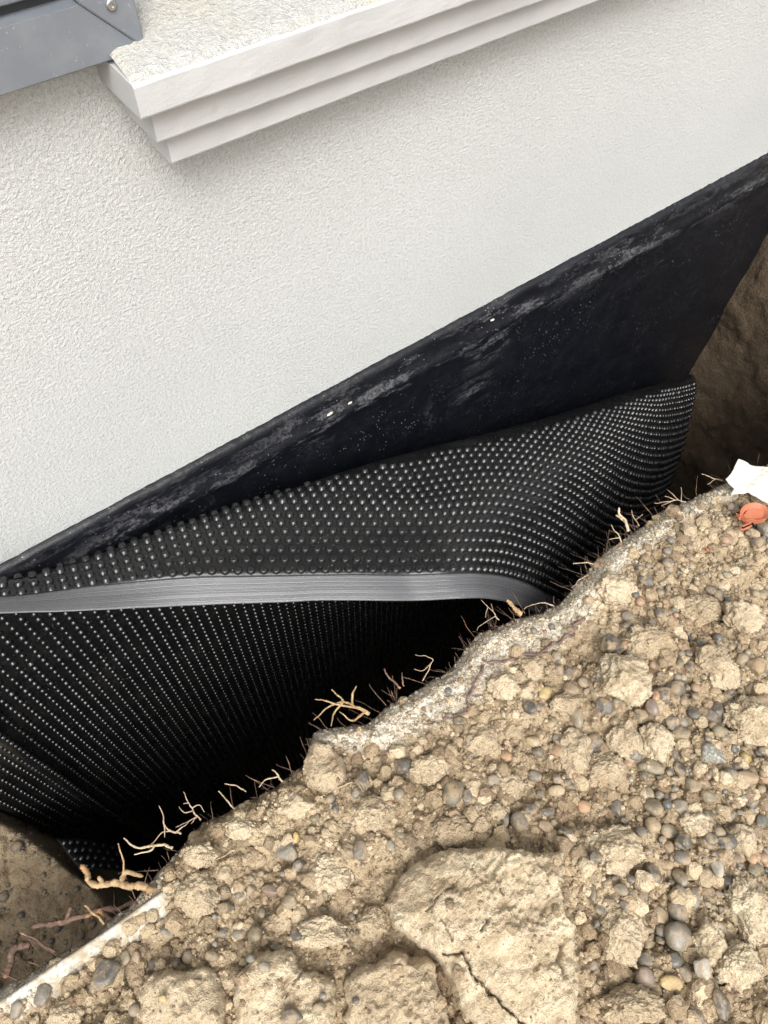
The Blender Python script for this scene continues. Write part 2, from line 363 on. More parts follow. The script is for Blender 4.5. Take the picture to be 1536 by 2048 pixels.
def floor_z(X, y):
    xe = -0.40 + 0.45 * np.clip(-0.04 - np.asarray(y), 0, 0.25)
    deep = smooth(-0.012, 0.045, X - xe + 0.02 * perlin(np.stack([np.asarray(y) * 11, X * 7, X * 0], -1)))
    return -0.50 + 0.05 * (y + 0.2) - 1.25 * deep + 0.02 * perlin(np.stack([X * 12, y * 12, X * 0 + 4], -1))
def spaced(lo, hi, step): return np.linspace(lo, hi, int(round((hi - lo) / step)) + 1)
def build_ground():
    g = lambda a, b, n: a + (b - a) * (np.geomspace(1, 400, n) - 1) / 399
    xs = np.concatenate([g(-0.46, -40, 40)[::-1][:-1], spaced(-0.46, 1.06, 0.0025), g(1.06, 40, 60)[1:]])
    ee = edge_y(xs)
    t_far = g(0, 1, 30)[::-1][:-1]                        # 1..0 : y -40 .. -1.10
    t_top = spaced(0, 1, 0.0025 / 0.66)
    t_face = np.concatenate([spaced(0, 0.12, 0.005), np.linspace(0.13, 1, 40)])[1:]
    t_floor = np.linspace(0, 1, 110)[1:]
    cols = []
    n = len(xs); XX = []; YY = []; ZZ = []; DM = []; SD = []
    for t in t_far: YY.append(-1.10 - 39 * t + 0 * xs); XX.append(xs); ZZ.append(ground_z(xs, YY[-1])); DM.append(0 * xs); SD.append(0 * xs)
    for t in t_top:
        y = -1.10 + (ee + 1.10) * t; XX.append(xs); YY.append(y); ZZ.append(ground_z(xs, y)); SD.append(sand_mask(xs, y)); DM.append(0.85 * smooth(-0.010, 0.0, y - ee))
    z0 = ZZ[-1]; fl = floor_z(xs, ee + 0.06)
    live = smooth(-3.2, -3.0, xs) * (1 - smooth(X_END + 0.14, X_END + 0.22, xs))   # trench exists between these ends
    for t in t_face:
        z = z0 + (fl - z0) * t * live
        P = np.stack([xs * 14, z * 14, xs * 0 + 9], -1); nz = 0.016 * fbm(P, 4) + 0.004 * fbm(P * 7, 3)
        y = ee + 0.035 * t + nz * smooth(0, 0.05, t) - 0.02 * smooth(0, .08, t) * (1 - smooth(.15, .5, t))
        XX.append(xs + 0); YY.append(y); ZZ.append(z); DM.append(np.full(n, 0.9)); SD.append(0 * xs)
    y1 = YY[-1]
    for t in t_floor:
        y = y1 + (0.08 - y1) * t; f = floor_z(xs, y); P = np.stack([xs * 30, y * 30, xs * 0 + 1], -1)
        b, h, s2 = cells(xs, y, 26); b2, h2, s3 = cells(xs, y, 75)
        f = f + 0.010 * fbm(P, 4) + 0.014 * np.sqrt(np.clip(1 - b * 1.3, 0, 1)) * h + 0.006 * np.sqrt(np.clip(1 - b2 * 1.3, 0, 1)) * h2
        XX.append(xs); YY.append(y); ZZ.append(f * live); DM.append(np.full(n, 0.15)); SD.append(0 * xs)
    XX, YY, ZZ = [np.array(a) for a in (XX, YY, ZZ)]
    v = np.stack([XX.ravel(), YY.ravel(), ZZ.ravel()], 1)
    q = grid_quads(XX.shape[0], XX.shape[1])[:, ::-1]
    me = mesh_np('ground', v, q); point_attr(me, 'sand', np.array(SD).ravel()); point_attr(me, 'damp', np.array(DM).ravel())
    o = obj('ground', me, M_SOIL); tag(o, 'loose tan soil bank beside the deep trench', kind='structure'); return o
ground = build_ground()

def build_trench_end():
    ys = spaced(-0.52, 0.06, 0.005); zs = spaced(-1.08, 0.03, 0.005); Y, Z = np.meshgrid(ys, zs, indexing='ij')
    P = np.stack([Y.ravel() * 9, Z.ravel() * 9, 0 * Y.ravel() + 30], -1)
    X = X_END + 0.10 * (Z.ravel() + 0.45) + 0.03 * fbm(P * 0.6, 3, 0.4) + 0.003 * fbm(P * 4, 4, 0.6) - 0.35 * np.clip(-0.40 - Y.ravel(), 0, 1)
    b, h, _ = cells(Y.ravel(), Z.ravel(), 16); X -= 0.006 * np.sqrt(np.clip(1 - b * 1.4, 0, 1)) * h
    v = np.stack([X, Y.ravel(), Z.ravel()], 1); q = grid_quads(len(ys), len(zs))[:, ::-1]
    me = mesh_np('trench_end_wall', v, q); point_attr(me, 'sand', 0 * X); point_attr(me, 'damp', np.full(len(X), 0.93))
    o = obj('trench_end_wall', me, M_SOIL, ground); tag(o, 'damp brown soil face closing the end of the trench'); return o
build_trench_end()

# ------------------------------------------------------------------ house
house = empty('house'); tag(house, 'white stuccoed house wall on a black coated foundation, with moulded sill and open window', 'house')
OX0, OX1, OZ0, OZ1 = 0.286, 1.75, 0.69, 1.75          # window opening
ZB = 0.095
def build_wall():
    x = [-9, OX0, OX1, 9]; z = [ZB, OZ0, OZ1, 3.2]; v = []; q = []
    def quad(a, b, c, d): n = len(v); v.extend([a, b, c, d]); q.append([n, n + 1, n + 2, n + 3])
    for i in range(3):
        for k in range(3):
            if i == 1 and k == 1: continue
            quad((x[i], 0, z[k]), (x[i + 1], 0, z[k]), (x[i + 1], 0, z[k + 1]), (x[i], 0, z[k + 1]))
    D = 0.13
    quad((OX0, 0, OZ0), (OX0, 0, OZ1), (OX0, D, OZ1), (OX0, D, OZ0)); quad((OX1, 0, OZ1), (OX1, 0, OZ0), (OX1, D, OZ0), (OX1, D, OZ1))
    quad((OX0, 0, OZ1), (OX1, 0, OZ1), (OX1, D, OZ1), (OX0, D, OZ1)); quad((OX1, 0, OZ0), (OX0, 0, OZ0), (OX0, D, OZ0), (OX1, D, OZ0))
    quad((-9, 0, 3.2), (9, 0, 3.2), (9, 0.4, 3.2), (-9, 0.4, 3.2)); quad((-9, 0, ZB), (-9, 0.4, ZB), (9, 0.4, ZB), (9, 0, ZB))
    quad((-9, 0, ZB), (-9, 0, 3.2), (-9, 0.4, 3.2), (-9, 0.4, ZB)); quad((9, 0, 3.2), (9, 0, ZB), (9, 0.4, ZB), (9, 0.4, 3.2))
    return obj('wall', mesh_np('wall', np.array(v), q, shade=False), M_STUCCO, house)
build_wall()
def build_foundation():
    xs = np.concatenate([np.linspace(-9, -0.7, 30)[:-1], spaced(-0.7, 1.9, 0.006), np.linspace(1.9, 9, 30)[1:]])
    ztop = 0.106 + (0.0014 + 0.003 * smooth(1.0, 1.5, xs)) * fbm(np.stack([xs * 160, xs * 0 + 8, xs * 0], -1), 3) + 0.0022 * perlin(np.stack([xs * 60, xs * 0, xs * 0], -1)) + 0.0035 * perlin(np.stack([xs * 9, xs * 0 + 4, xs * 0], -1))
    prof = [(0.0, 0.004), (0.001, -0.006), (0.006, -0.0105), (0.014, -0.0125), (0.025, -0.0145), (0.036, -0.017), (0.044, -0.0195), (0.05, -0.0215), (0.056, -0.0225), (0.063, -0.0225), (0.075, -0.0225)]
    dz = np.concatenate([[p[0] for p in prof], np.linspace(0.09, 1.3, 150)]); dy = np.concatenate([[p[1] for p in prof], np.full(150, -0.0225)])
    Xg, Dz = np.meshgrid(xs, dz, indexing='ij'); Yg = np.tile(dy, (len(xs), 1)); Zg = ztop[:, None] - Dz
    P = np.stack([Xg.ravel(), 0 * Xg.ravel(), Zg.ravel()], -1)
    crease = np.exp(-((Dz.ravel() - 0.05 - 0.006 * perlin(P * [7, 1, 7])) / 0.012) ** 2)
    y = Yg.ravel() + (0.003 * fbm(P * 9, 3) + 0.0012 * fbm(P * 60, 3) - 0.003 * crease) * smooth(0.0, 0.012, Dz.ravel())
    me = mesh_np('foundation_coating', np.stack([Xg.ravel(), y, Zg.ravel()], 1), grid_quads(len(xs), len(dz)))
    dd = Dz.ravel(); sc_ = np.exp(-((dd - 0.052) / 0.016) ** 2) + 0.5 * np.exp(-((dd - 0.016) / 0.008) ** 2) + 0.12 * np.exp(-(dd / 0.13) ** 2)
    sc_ = sc_ * 0.75
    for px, py, rx, rz in ((640, 850, .07, .03), (790, 765, .06, .018), (1010, 635, .08, .022), (985, 690, .05, .03), (945, 785, .04, .04), (300, 1040, .06, .02), (1250, 510, .06, .02)):
        q = at_y(px, py, -0.022); sc_ = sc_ + 0.9 * np.exp(-((Xg.ravel() - q[0]) / rx) ** 2 - ((Zg.ravel() - q[2]) / rz) ** 2)
    point_attr(me, 'scuff', np.clip(sc_, 0, 1))
    o = obj('foundation_coating', me, M_TAR, house); tag(o, 'black bitumen coating on the foundation, dusty along its top'); return o
fnd = build_foundation()
for k, (px, py, s) in enumerate(((660, 828, 0.006), (700, 806, 0.004), (985, 640, 0.004))):
    v, t = ICO[3]; vv = v * [s, 0.0015, s * 0.45]; vv = vv * (1 + 0.9 * fbm(v * 3 + k * 7, 4))[:, None]
    p = at_y(px, py, -0.0225); o = obj('mortar_chip', mesh_np('mortar_chip', vv, tris=t), M_CHIP, fnd, p)

# moulded sill: three stepped bands and the stuccoed sloping top
sill = empty('window_sill'); sill.parent = house
bands = [(0.211, -0.080, 0.6455, 0.6740), (0.2255, -0.0640, 0.6120, 0.6453), (0.2395, -0.0490, 0.5790, 0.6118)]
def band(x0, yf, z0, z1, top):
    xs = np.concatenate([spaced(x0, 1.95, 0.012)]); e = 0.0022
    yb = 0.02; pr = [(yb, z0), (yf + e, z0), (yf, z0 + e), (yf, z1 - e), (yf + e, z1 if not top else z1 + 0.0006)]
    pr = [(yb, z0), (yf * 0.5, z0), (yf + e, z0), (yf + e * .3, z0 + e * .3), (yf, z0 + e)] + [(yf, z0 + (z1 - z0) * k / 6) for k in range(1, 6)] + [(yf, z1 - e), (yf + e * .3, z1 - e * .3), (yf + e, z1), (yf * 0.5, z1), (yb, z1)]
    pr = np.array(pr); V = np.stack([np.repeat(xs, len(pr)), np.tile(pr[:, 0], len(xs)), np.tile(pr[:, 1], len(xs))], 1)
    nz = 0.0009 * fbm(V * 38, 3); V[:, 1] += nz * (V[:, 1] < -0.01); V[:, 2] += 0.0007 * fbm(V * 30 + 9, 3)
    n = len(pr); q = grid_quads(len(xs), n).tolist(); bm = bmesh.new(); bv = [bm.verts.new(p) for p in V]
    for f in q: bm.faces.new([bv[i] for i in f])
    bm.faces.new(bv[:n]); bm.faces.new(bv[-n:]); bmesh.ops.recalc_face_normals(bm, faces=bm.faces[:])
    me = bpy.data.meshes.new('moulding_band'); bm.to_mesh(me); bm.free(); return obj('moulding_band', me, M_TRIM, sill)
for k, b in enumerate(bands): band(*b, k == 0)
def sill_top():
    xs = spaced(0.2125, 1.95, 0.004); us = spaced(0, 1, 0.04); yy = -0.0785 + us * (0.0785 + 0.12)
    Xg, Yg = np.meshgrid(xs, yy, indexing='ij'); x, y = Xg.ravel(), Yg.ravel()
    z = 0.6765 + (y + 0.08) * 0.235; P = np.stack([x, y, z], -1)
    z = z + 0.0022 * fbm(P * 130, 3) * 1.0 - 0.004 * (1 - smooth(0, 0.006, y + 0.0785)) - 0.004 * (1 - smooth(0, 0.006, x - 0.2125))
    keep = None
    me = mesh_np('sill_top', np.stack([x, y, z], 1), grid_quads(len(xs), len(yy))); return obj('sill_top', me, M_STUCCO_SILL, sill)
sill_top()

# open casement sash folded back against the wall
sash = empty('window_sash'); sash.parent = house
YF, YBK, SX1, SZ0, RW = -0.040, -0.006, 0.245, 0.6775, 0.046
def prism(name, poly_xz, y0, y1, mat, parent, bev=0.0012):
    bm = bmesh.new(); a = [bm.verts.new((x, y0, z)) for x, z in poly_xz]; b = [bm.verts.new((x, y1, z)) for x, z in poly_xz]
    n = len(a); bm.faces.new(a); bm.faces.new(b[::-1])
    for i in range(n): bm.faces.new([a[i], b[i], b[(i + 1) % n], a[(i + 1) % n]])
    bmesh.ops.recalc_face_normals(bm, faces=bm.faces[:])
    bmesh.ops.bevel(bm, geom=bm.edges[:], offset=bev, segments=2, affect='EDGES')
    me = bpy.data.meshes.new(name); bm.to_mesh(me); bm.free(); return obj(name, me, mat, parent)
SXL, SZT = -0.55, 1.72; gp = 0.0004
prism('rail', [(SXL, SZ0), (SX1 - gp, SZ0), (SX1 - RW - gp, SZ0 + RW), (SXL + RW, SZ0 + RW)], YF, YBK, M_FRAME, sash)
prism('stile', [(SX1, SZ0 + gp), (SX1, SZT), (SX1 - RW, SZT - RW), (SX1 - RW, SZ0 + RW + gp)], YF, YBK, M_FRAME, sash)
prism('stile', [(SXL, SZ0), (SXL + RW, SZ0 + RW), (SXL + RW, SZT - RW), (SXL, SZT)], YF + 0.0003, YBK, M_FRAME, sash)
prism('rail', [(SXL, SZT), (SXL + RW, SZT - RW), (SX1 - RW, SZT - RW), (SX1, SZT)], YF + 0.0003, YBK, M_FRAME, sash)
bevel_box('rubber_seal', (SXL + RW + 0.001, YF + 0.016, SZ0 + RW - 0.004), (SX1 - RW - 0.001, YBK - 0.003, SZ0 + RW + 0.008), M_SEAL, sash, 0.001)
bevel_box('glazing_bead', (SXL + RW + 0.001, YF + 0.007, SZ0 + RW + 0.0085), (SX1 - RW - 0.0075, YBK - 0.002, SZ0 + RW + 0.030), M_FRAME, sash, 0.003, 3)
bevel_box('rubber_seal', (SX1 - RW - 0.007, YF + 0.016, SZ0 + RW + 0.0085), (SX1 - RW + 0.004, YBK - 0.003, SZT - RW), M_SEAL, sash, 0.001)
bevel_box('pane', (SXL + RW, YF + 0.018, SZ0 + RW + 0.026), (SX1 - RW - 0.008, YBK - 0.004, SZT - RW + 0.004), M_GLASS, sash, 0.0)
def screw(p):
    bm = bmesh.new(); prof = [(0.0, -0.0012), (0.0016, -0.0012), (0.0019, -0.0026), (0.0034, -0.0026), (0.0042, -0.0018), (0.0044, 0.0006)]
    rings = []
    for r, y in prof: rings.append([bm.verts.new((max(r, 1e-5) * math.cos(a), y, max(r, 1e-5) * math.sin(a))) for a in np.linspace(0, 2 * math.pi, 14, endpoint=False)])
    for a, b in zip(rings[:-1], rings[1:]):
        for i in range(14): bm.faces.new([a[i], a[(i + 1) % 14], b[(i + 1) % 14], b[i]])
    bmesh.ops.remove_doubles(bm, verts=bm.verts[:], dist=2e-5); bmesh.ops.recalc_face_normals(bm, faces=bm.faces[:])
    me = bpy.data.meshes.new('screw'); bm.to_mesh(me); bm.free(); obj('screw', me, M_SCREW, sash, p)
screw(at_y(221, 9, YF)); screw((SX1 - 0.022, YF, SZT - 0.05))
# window in the opening itself (sits back in the reveal)
win = empty('window_frame'); win.parent = house
for lo, hi in (((OX0, .085, OZ0 + .034), (OX1, .135, OZ0 + .085)), ((OX0, .085, OZ1 - .05), (OX1, .135, OZ1)), ((OX0, .085, OZ0 + .086), (OX0 + .05, .135, OZ1 - .051)), ((OX1 - .05, .085, OZ0 + .086), (OX1, .135, OZ1 - .051))):
    bevel_box('frame_bar', lo, hi, M_FRAME, win, 0.003)
bevel_box('pane', (OX0 + .05, .108, OZ0 + .085), (OX1 - .05, .116, OZ1 - .05), M_GLASS, win, 0.0)

# ------------------------------------------------------------------ dimpled drainage membrane
def spline(P, n):
    """Catmull-Rom through points, resampled"""
    P = np.asarray(P, float); Q = np.concatenate([[2 * P[0] - P[1]], P, [2 * P[-1] - P[-2]]]); out = []
    for i in range(1, len(Q) - 2):
        t = np.linspace(0, 1, n, endpoint=False)[:, None]
        out.append(0.5 * ((2 * Q[i]) + (-Q[i - 1] + Q[i + 1]) * t + (2 * Q[i - 1] - 5 * Q[i] + 4 * Q[i + 1] - Q[i + 2]) * t ** 2 + (-Q[i - 1] + 3 * Q[i] - 3 * Q[i + 1] + Q[i + 2]) * t ** 3))
    return np.concatenate(out + [P[-1:]])
def arclen(c): return np.concatenate([[0], np.cumsum(np.linalg.norm(np.diff(c, axis=0), axis=1))])
E0 = [at_y(-330, 1236, -0.060), at_y(0, 1226, -0.105), at_y(300, 1215, -0.175), at_y(600, 1203, -0.27), at_y(820, 1201, -0.35), at_y(1000, 1201, -0.410), at_y(1140, 1245, -0.408), at_y(1250, 1200, -0.395), at_y(1295, 1125, -0.34), at_y(1275, 1040, -0.27)]
EC = spline(E0, 40); ES = arclen(EC); ES = ES - np.interp(at_y(0, 1225, -0.105)[0], EC[:, 0], ES) - 0.135   # sheet coordinate a along the free edge
R0 = [at_y(-330, 1210, -0.045), at_y(0, 1192, -0.066), at_y(200, 1143, -0.085), at_y(400, 1080, -0.115), at_y(700, 1003, -0.16), at_y(1000, 932, -0.205), at_y(1200, 872, -0.21), at_y(1400, 792, -0.155), (1.60, -0.14, -0.47)]
RC = spline(R0, 40)
A0, A1, HB = -0.385, 1.52, 1.16
def column(a):
    e = np.array([np.interp(a, ES, EC[:, k]) for k in range(3)])
    rx = a - np.interp(a, [-0.4, -0.1, 0.3, 0.55, 0.9, 1.3, 1.52], [0.0, 0.005, 0.02, 0.035, 0.05, 0.09, 0.13])
    r = np.array([rx, np.interp(rx, RC[:, 0], RC[:, 1]), np.interp(rx, RC[:, 0], RC[:, 2])])
    fall = max(0.03, min(0.20, 0.9 * (abs(r[1]) - 0.02)))
    ax = a
    kink = 0.022 * math.exp(-((a + 0.275) / 0.018) ** 2)
    yb = lambda z: -0.040 - kink * smooth(0.0, -0.2, z) - 0.006 * math.sin(a * 9)
    ctl = [(ax + 0.02 * 0, yb(r[2] - fall), r[2] - fall), (ax - 0.3 * (ax - rx), (r[1] + yb(r[2])) / 2 + 0.012, r[2] - 0.22 * fall), r]
    L = np.linalg.norm(e - r); dv = (e - r)
    sag = np.array([0, -0.2, 0.55]) / 0.6
    sg = float(np.interp(a, [0.35, 0.8, 1.25, 1.52], [1.0, 2.3, 1.9, 0.8])); ctl += [r + dv * 0.33 + sag * 0.06 * sg * L, r + dv * 0.68 + sag * 0.03 * sg * L, e]
    c = spline(ctl, 14)
    zb = np.linspace(r[2] - fall, -1.80, 110)[1:][::-1]
    low = np.array([(ax, yb(z), z) for z in zb])
    c = np.concatenate([low, c])[::-1]                    # from the free edge over the ridge and down
    s = arclen(c); ridge_b = s[np.argmin(np.linalg.norm(c - r, axis=1))]
    return c, s, ridge_b
STW = 0.041
def build_membrane():
    root = empty('drainage_membrane', (0, 0, 0)); tag(root, 'black dimpled plastic drainage sheet folded over in the trench', 'membrane')
    av = spaced(A0, A1, 0.01); cols = [column(a) for a in av]; HH = 2.1
    bs = np.concatenate([np.linspace(STW, 0.6, 56), np.linspace(0.61, HH, 90)])
    G = np.array([[[np.interp(b, s, c[:, k]) for k in range(3)] for b in bs] for c, s, rb in cols])
    P = G.reshape(-1, 3); G = G + (0.0022 * fbm(P * 9, 2)).reshape(G.shape[0], G.shape[1], 1) * np.array([0, 1, 0.6])
    me = mesh_np('sheet', G.reshape(-1, 3), grid_quads(len(av), len(bs)))
    sh = obj('sheet', me, M_SHEET, root); md = sh.modifiers.new('thickness', 'SOLIDIFY'); md.thickness = 0.0012; md.offset = 0
    # flat selvedge along the free edge, with its extruded ribs
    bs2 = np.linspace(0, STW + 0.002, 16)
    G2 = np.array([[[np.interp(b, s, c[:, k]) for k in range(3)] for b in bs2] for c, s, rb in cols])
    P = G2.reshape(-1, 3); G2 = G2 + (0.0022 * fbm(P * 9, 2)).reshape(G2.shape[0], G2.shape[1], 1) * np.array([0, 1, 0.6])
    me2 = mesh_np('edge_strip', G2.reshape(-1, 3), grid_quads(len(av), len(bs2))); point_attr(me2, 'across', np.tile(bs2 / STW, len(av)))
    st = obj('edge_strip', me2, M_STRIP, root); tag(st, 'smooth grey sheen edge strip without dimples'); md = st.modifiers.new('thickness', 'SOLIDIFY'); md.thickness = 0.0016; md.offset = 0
    # dimples
    prof = [(0.0070, -0.0004), (0.0048, 0.0052), (0.0032, 0.0059), (0.0, 0.0042)]; NS = 8
    dv = []; dt = []
    for r, z in prof[:-1]:
        for k in range(NS): a = 2 * math.pi * k / NS; dv.append((r * math.cos(a), r * math.sin(a), z))
    dv.append((0, 0, prof[-1][1])); dv = np.array(dv)
    for i in range(len(prof) - 2):
        for k in range(NS):
            a, b = i * NS + k, i * NS + (k + 1) % NS; dt += [(a, b, b + NS), (a, b + NS, a + NS)]
    for k in range(NS): dt.append(((len(prof) - 2) * NS + k, (len(prof) - 2) * NS + (k + 1) % NS, len(dv) - 1))
    dt = np.array(dt)
    ac = np.arange(A0 + 0.012, A1 - 0.005, 0.0170); bc = np.arange(STW + 0.010, HH - 0.01, 0.0170)
    fr = []
    for a in ac:
        c, s, rb = column(a); c2, s2, _ = column(a + 0.004)
        pa = np.stack([np.interp(bc, s, c[:, k]) for k in range(3)], 1); pb = np.stack([np.interp(bc + 0.004, s, c[:, k]) for k in range(3)], 1)
        pc = np.stack([np.interp(bc, s2, c2[:, k]) for k in range(3)], 1)
        for i, b in enumerate(bc):
            tb = pb[i] - pa[i]; ta = pc[i] - pa[i]; n = np.cross(tb, ta); n /= np.linalg.norm(n) + 1e-9
            up = n if (b < rb + 0.07) else -n
            fr.append((pa[i], ta, n, b < rb + 0.07, b))
    P = np.array([f[0] for f in fr]); off = (0.0022 * fbm(P * 9, 2))[:, None] * np.array([0, 1, 0.6]); P = P + off
    # the flap must show its bumps upward / outward
    N = np.array([f[2] for f in fr]); flap = np.array([f[3] for f in fr]); TA = np.array([f[1] for f in fr])
    s0 = np.sign(np.sum(N[flap & (np.array([f[4] for f in fr]) < 0.08)] @ np.array([0, -0.35, 1.0]))); sgn = np.where(flap, s0, -s0)
    N = N * sgn[:, None]
    TA = TA - N * np.sum(TA * N, 1)[:, None]; TA /= np.linalg.norm(TA, axis=1)[:, None]; TB = np.cross(N, TA)
    # the 300 nearest the camera on the flap, singly; the rest together
    DS = np.where(flap, 1.0, 0.72) * (1 + 0.10 * rng.normal(size=len(fr)))
    dist = np.linalg.norm(P - CAM, axis=1); B = np.array([f[4] for f in fr]); inview = flap & (P[:, 0] > -0.16) & (P[:, 0] < 0.62) & (B < 0.30)
    order = np.argsort(np.where(inview, dist + 0.6 * B, 99)); single = set(order[:300].tolist())
    dme = mesh_np('dimple', dv, tris=dt)
    for i in order[:300]:
        o = obj('dimple', dme, M_DIMPLE, root)
        m = Matrix.Identity(4)
        for r in range(3): m[r][0], m[r][1], m[r][2], m[r][3] = float(TA[i][r]), float(TB[i][r]), float(N[i][r]), float(P[i][r])
        o.matrix_local = m
    rest = np.array([i for i in range(len(fr)) if i not in single])
    dvs = dv[None] * DS[rest][:, None, None]
    V = P[rest][:, None, :] + dvs[:, :, 0:1] * TA[rest][:, None, :] + dvs[:, :, 1:2] * TB[rest][:, None, :] + dvs[:, :, 2:3] * N[rest][:, None, :]
    T = dt[None] + (np.arange(len(rest)) * len(dv))[:, None, None]
    o = obj('dimples', mesh_np('dimples', V.reshape(-1, 3), tris=T.reshape(-1, 3)), M_DIMPLE, root); o['kind'] = 'stuff'
    return root, dv, dt, dme
membrane, DV, DT, DME = build_membrane()

def build_offcut():
    root = empty('membrane_offcut', at_z(190, 1710, -0.55)); tag(root, 'torn corner of dimpled black sheet at the trench bottom, lower left', 'membrane'); base = np.array(root.location)
    c = [at_z(112, 1676, -0.47), at_z(160, 1742, -0.46), at_z(262, 1745, -0.55), at_z(225, 1690, -0.60)]
    n = 14; us = np.linspace(0, 1, n); U, Vv = np.meshgrid(us, us, indexing='ij'); U, Vv = U.ravel()[:, None], Vv.ravel()[:, None]
    f = lambda u, v: (1 - u) * (1 - v) * c[0] + (1 - u) * v * c[1] + u * v * c[2] + u * (1 - v) * c[3] + np.array([0, 0, 0.03]) * np.sin(u * 3.14) * 1.0
    me = mesh_np('sheet', f(U, Vv) - base, grid_quads(n, n)); sh = obj('sheet', me, M_SHEET, root); md = sh.modifiers.new('thickness', 'SOLIDIFY'); md.thickness = 0.002; md.offset = 0
    w = np.linalg.norm(c[1] - c[0]); L = np.linalg.norm(c[3] - c[0])
    for i in range(int(L / 0.02)):
        for j in range(int(w / 0.02)):
            u, v = (i * 0.02 + 0.018) / L, (j * 0.02 + 0.012) / w
            if u > 0.98 or v > 0.98: continue
            p = f(u, v); tu = f(u + .02, v) - p; tv = f(u, v + .02) - p; N = np.cross(tu, tv); N /= np.linalg.norm(N); N *= np.sign(N[2]) or 1
            tu = tu - N * (tu @ N); tu /= np.linalg.norm(tu); tb = np.cross(N, tu); o = obj('dimple', DME, M_SHEET, root); m = Matrix.Identity(4)
            for r in range(3): m[r][0], m[r][1], m[r][2], m[r][3] = float(tu[r]), float(tb[r]), float(N[r]), float(p[r] - base[r])
            o.matrix_local = m
build_offcut()

# ------------------------------------------------------------------ clods, slabs, stones
def chunk(v, seed, planes=7, cut=0.72, rough=0.10, freq=1.6, octv=4, aniso=(1, 1, 1)):
    r = np.random.default_rng(seed); v = v.copy()
    for k in range(planes):
        n = r.normal(size=3); n /= np.linalg.norm(n); d = cut + 0.22 * r.random(); e = np.clip(v @ n - d, 0, None); v = v - e[:, None] * n * 0.92
    v = v * (1 + rough * fbm(v * freq + seed * 3.1, octv, 0.58))[:, None] + 0.35 * rough * np.stack([fbm(v * freq * 2.2 + seed + q * 9, 3) for q in range(3)], 1)
    if octv > 4: v = v * (1 + 0.10 * np.abs(fbm(v * 7 + seed, 4, 0.7)) - 0.03)[:, None]
    return v * np.array(aniso)
def px_size(px, py, wpx, hpx):
    p = at_z(px, py, 0.005); d = np.linalg.norm(p - CAM); dx = at_z(px + 1, py, .005) - p; dy = at_z(px, py + 1, .005) - p
    return p, np.linalg.norm(dx) * wpx, np.linalg.norm(dy) * hpx, math.atan2(dx[1], dx[0])
def on_ground(p, dz=0.0):
    return np.array([p[0], p[1], float(surf_z(np.array([p[0]]), np.array([p[1]]))[0]) + dz])

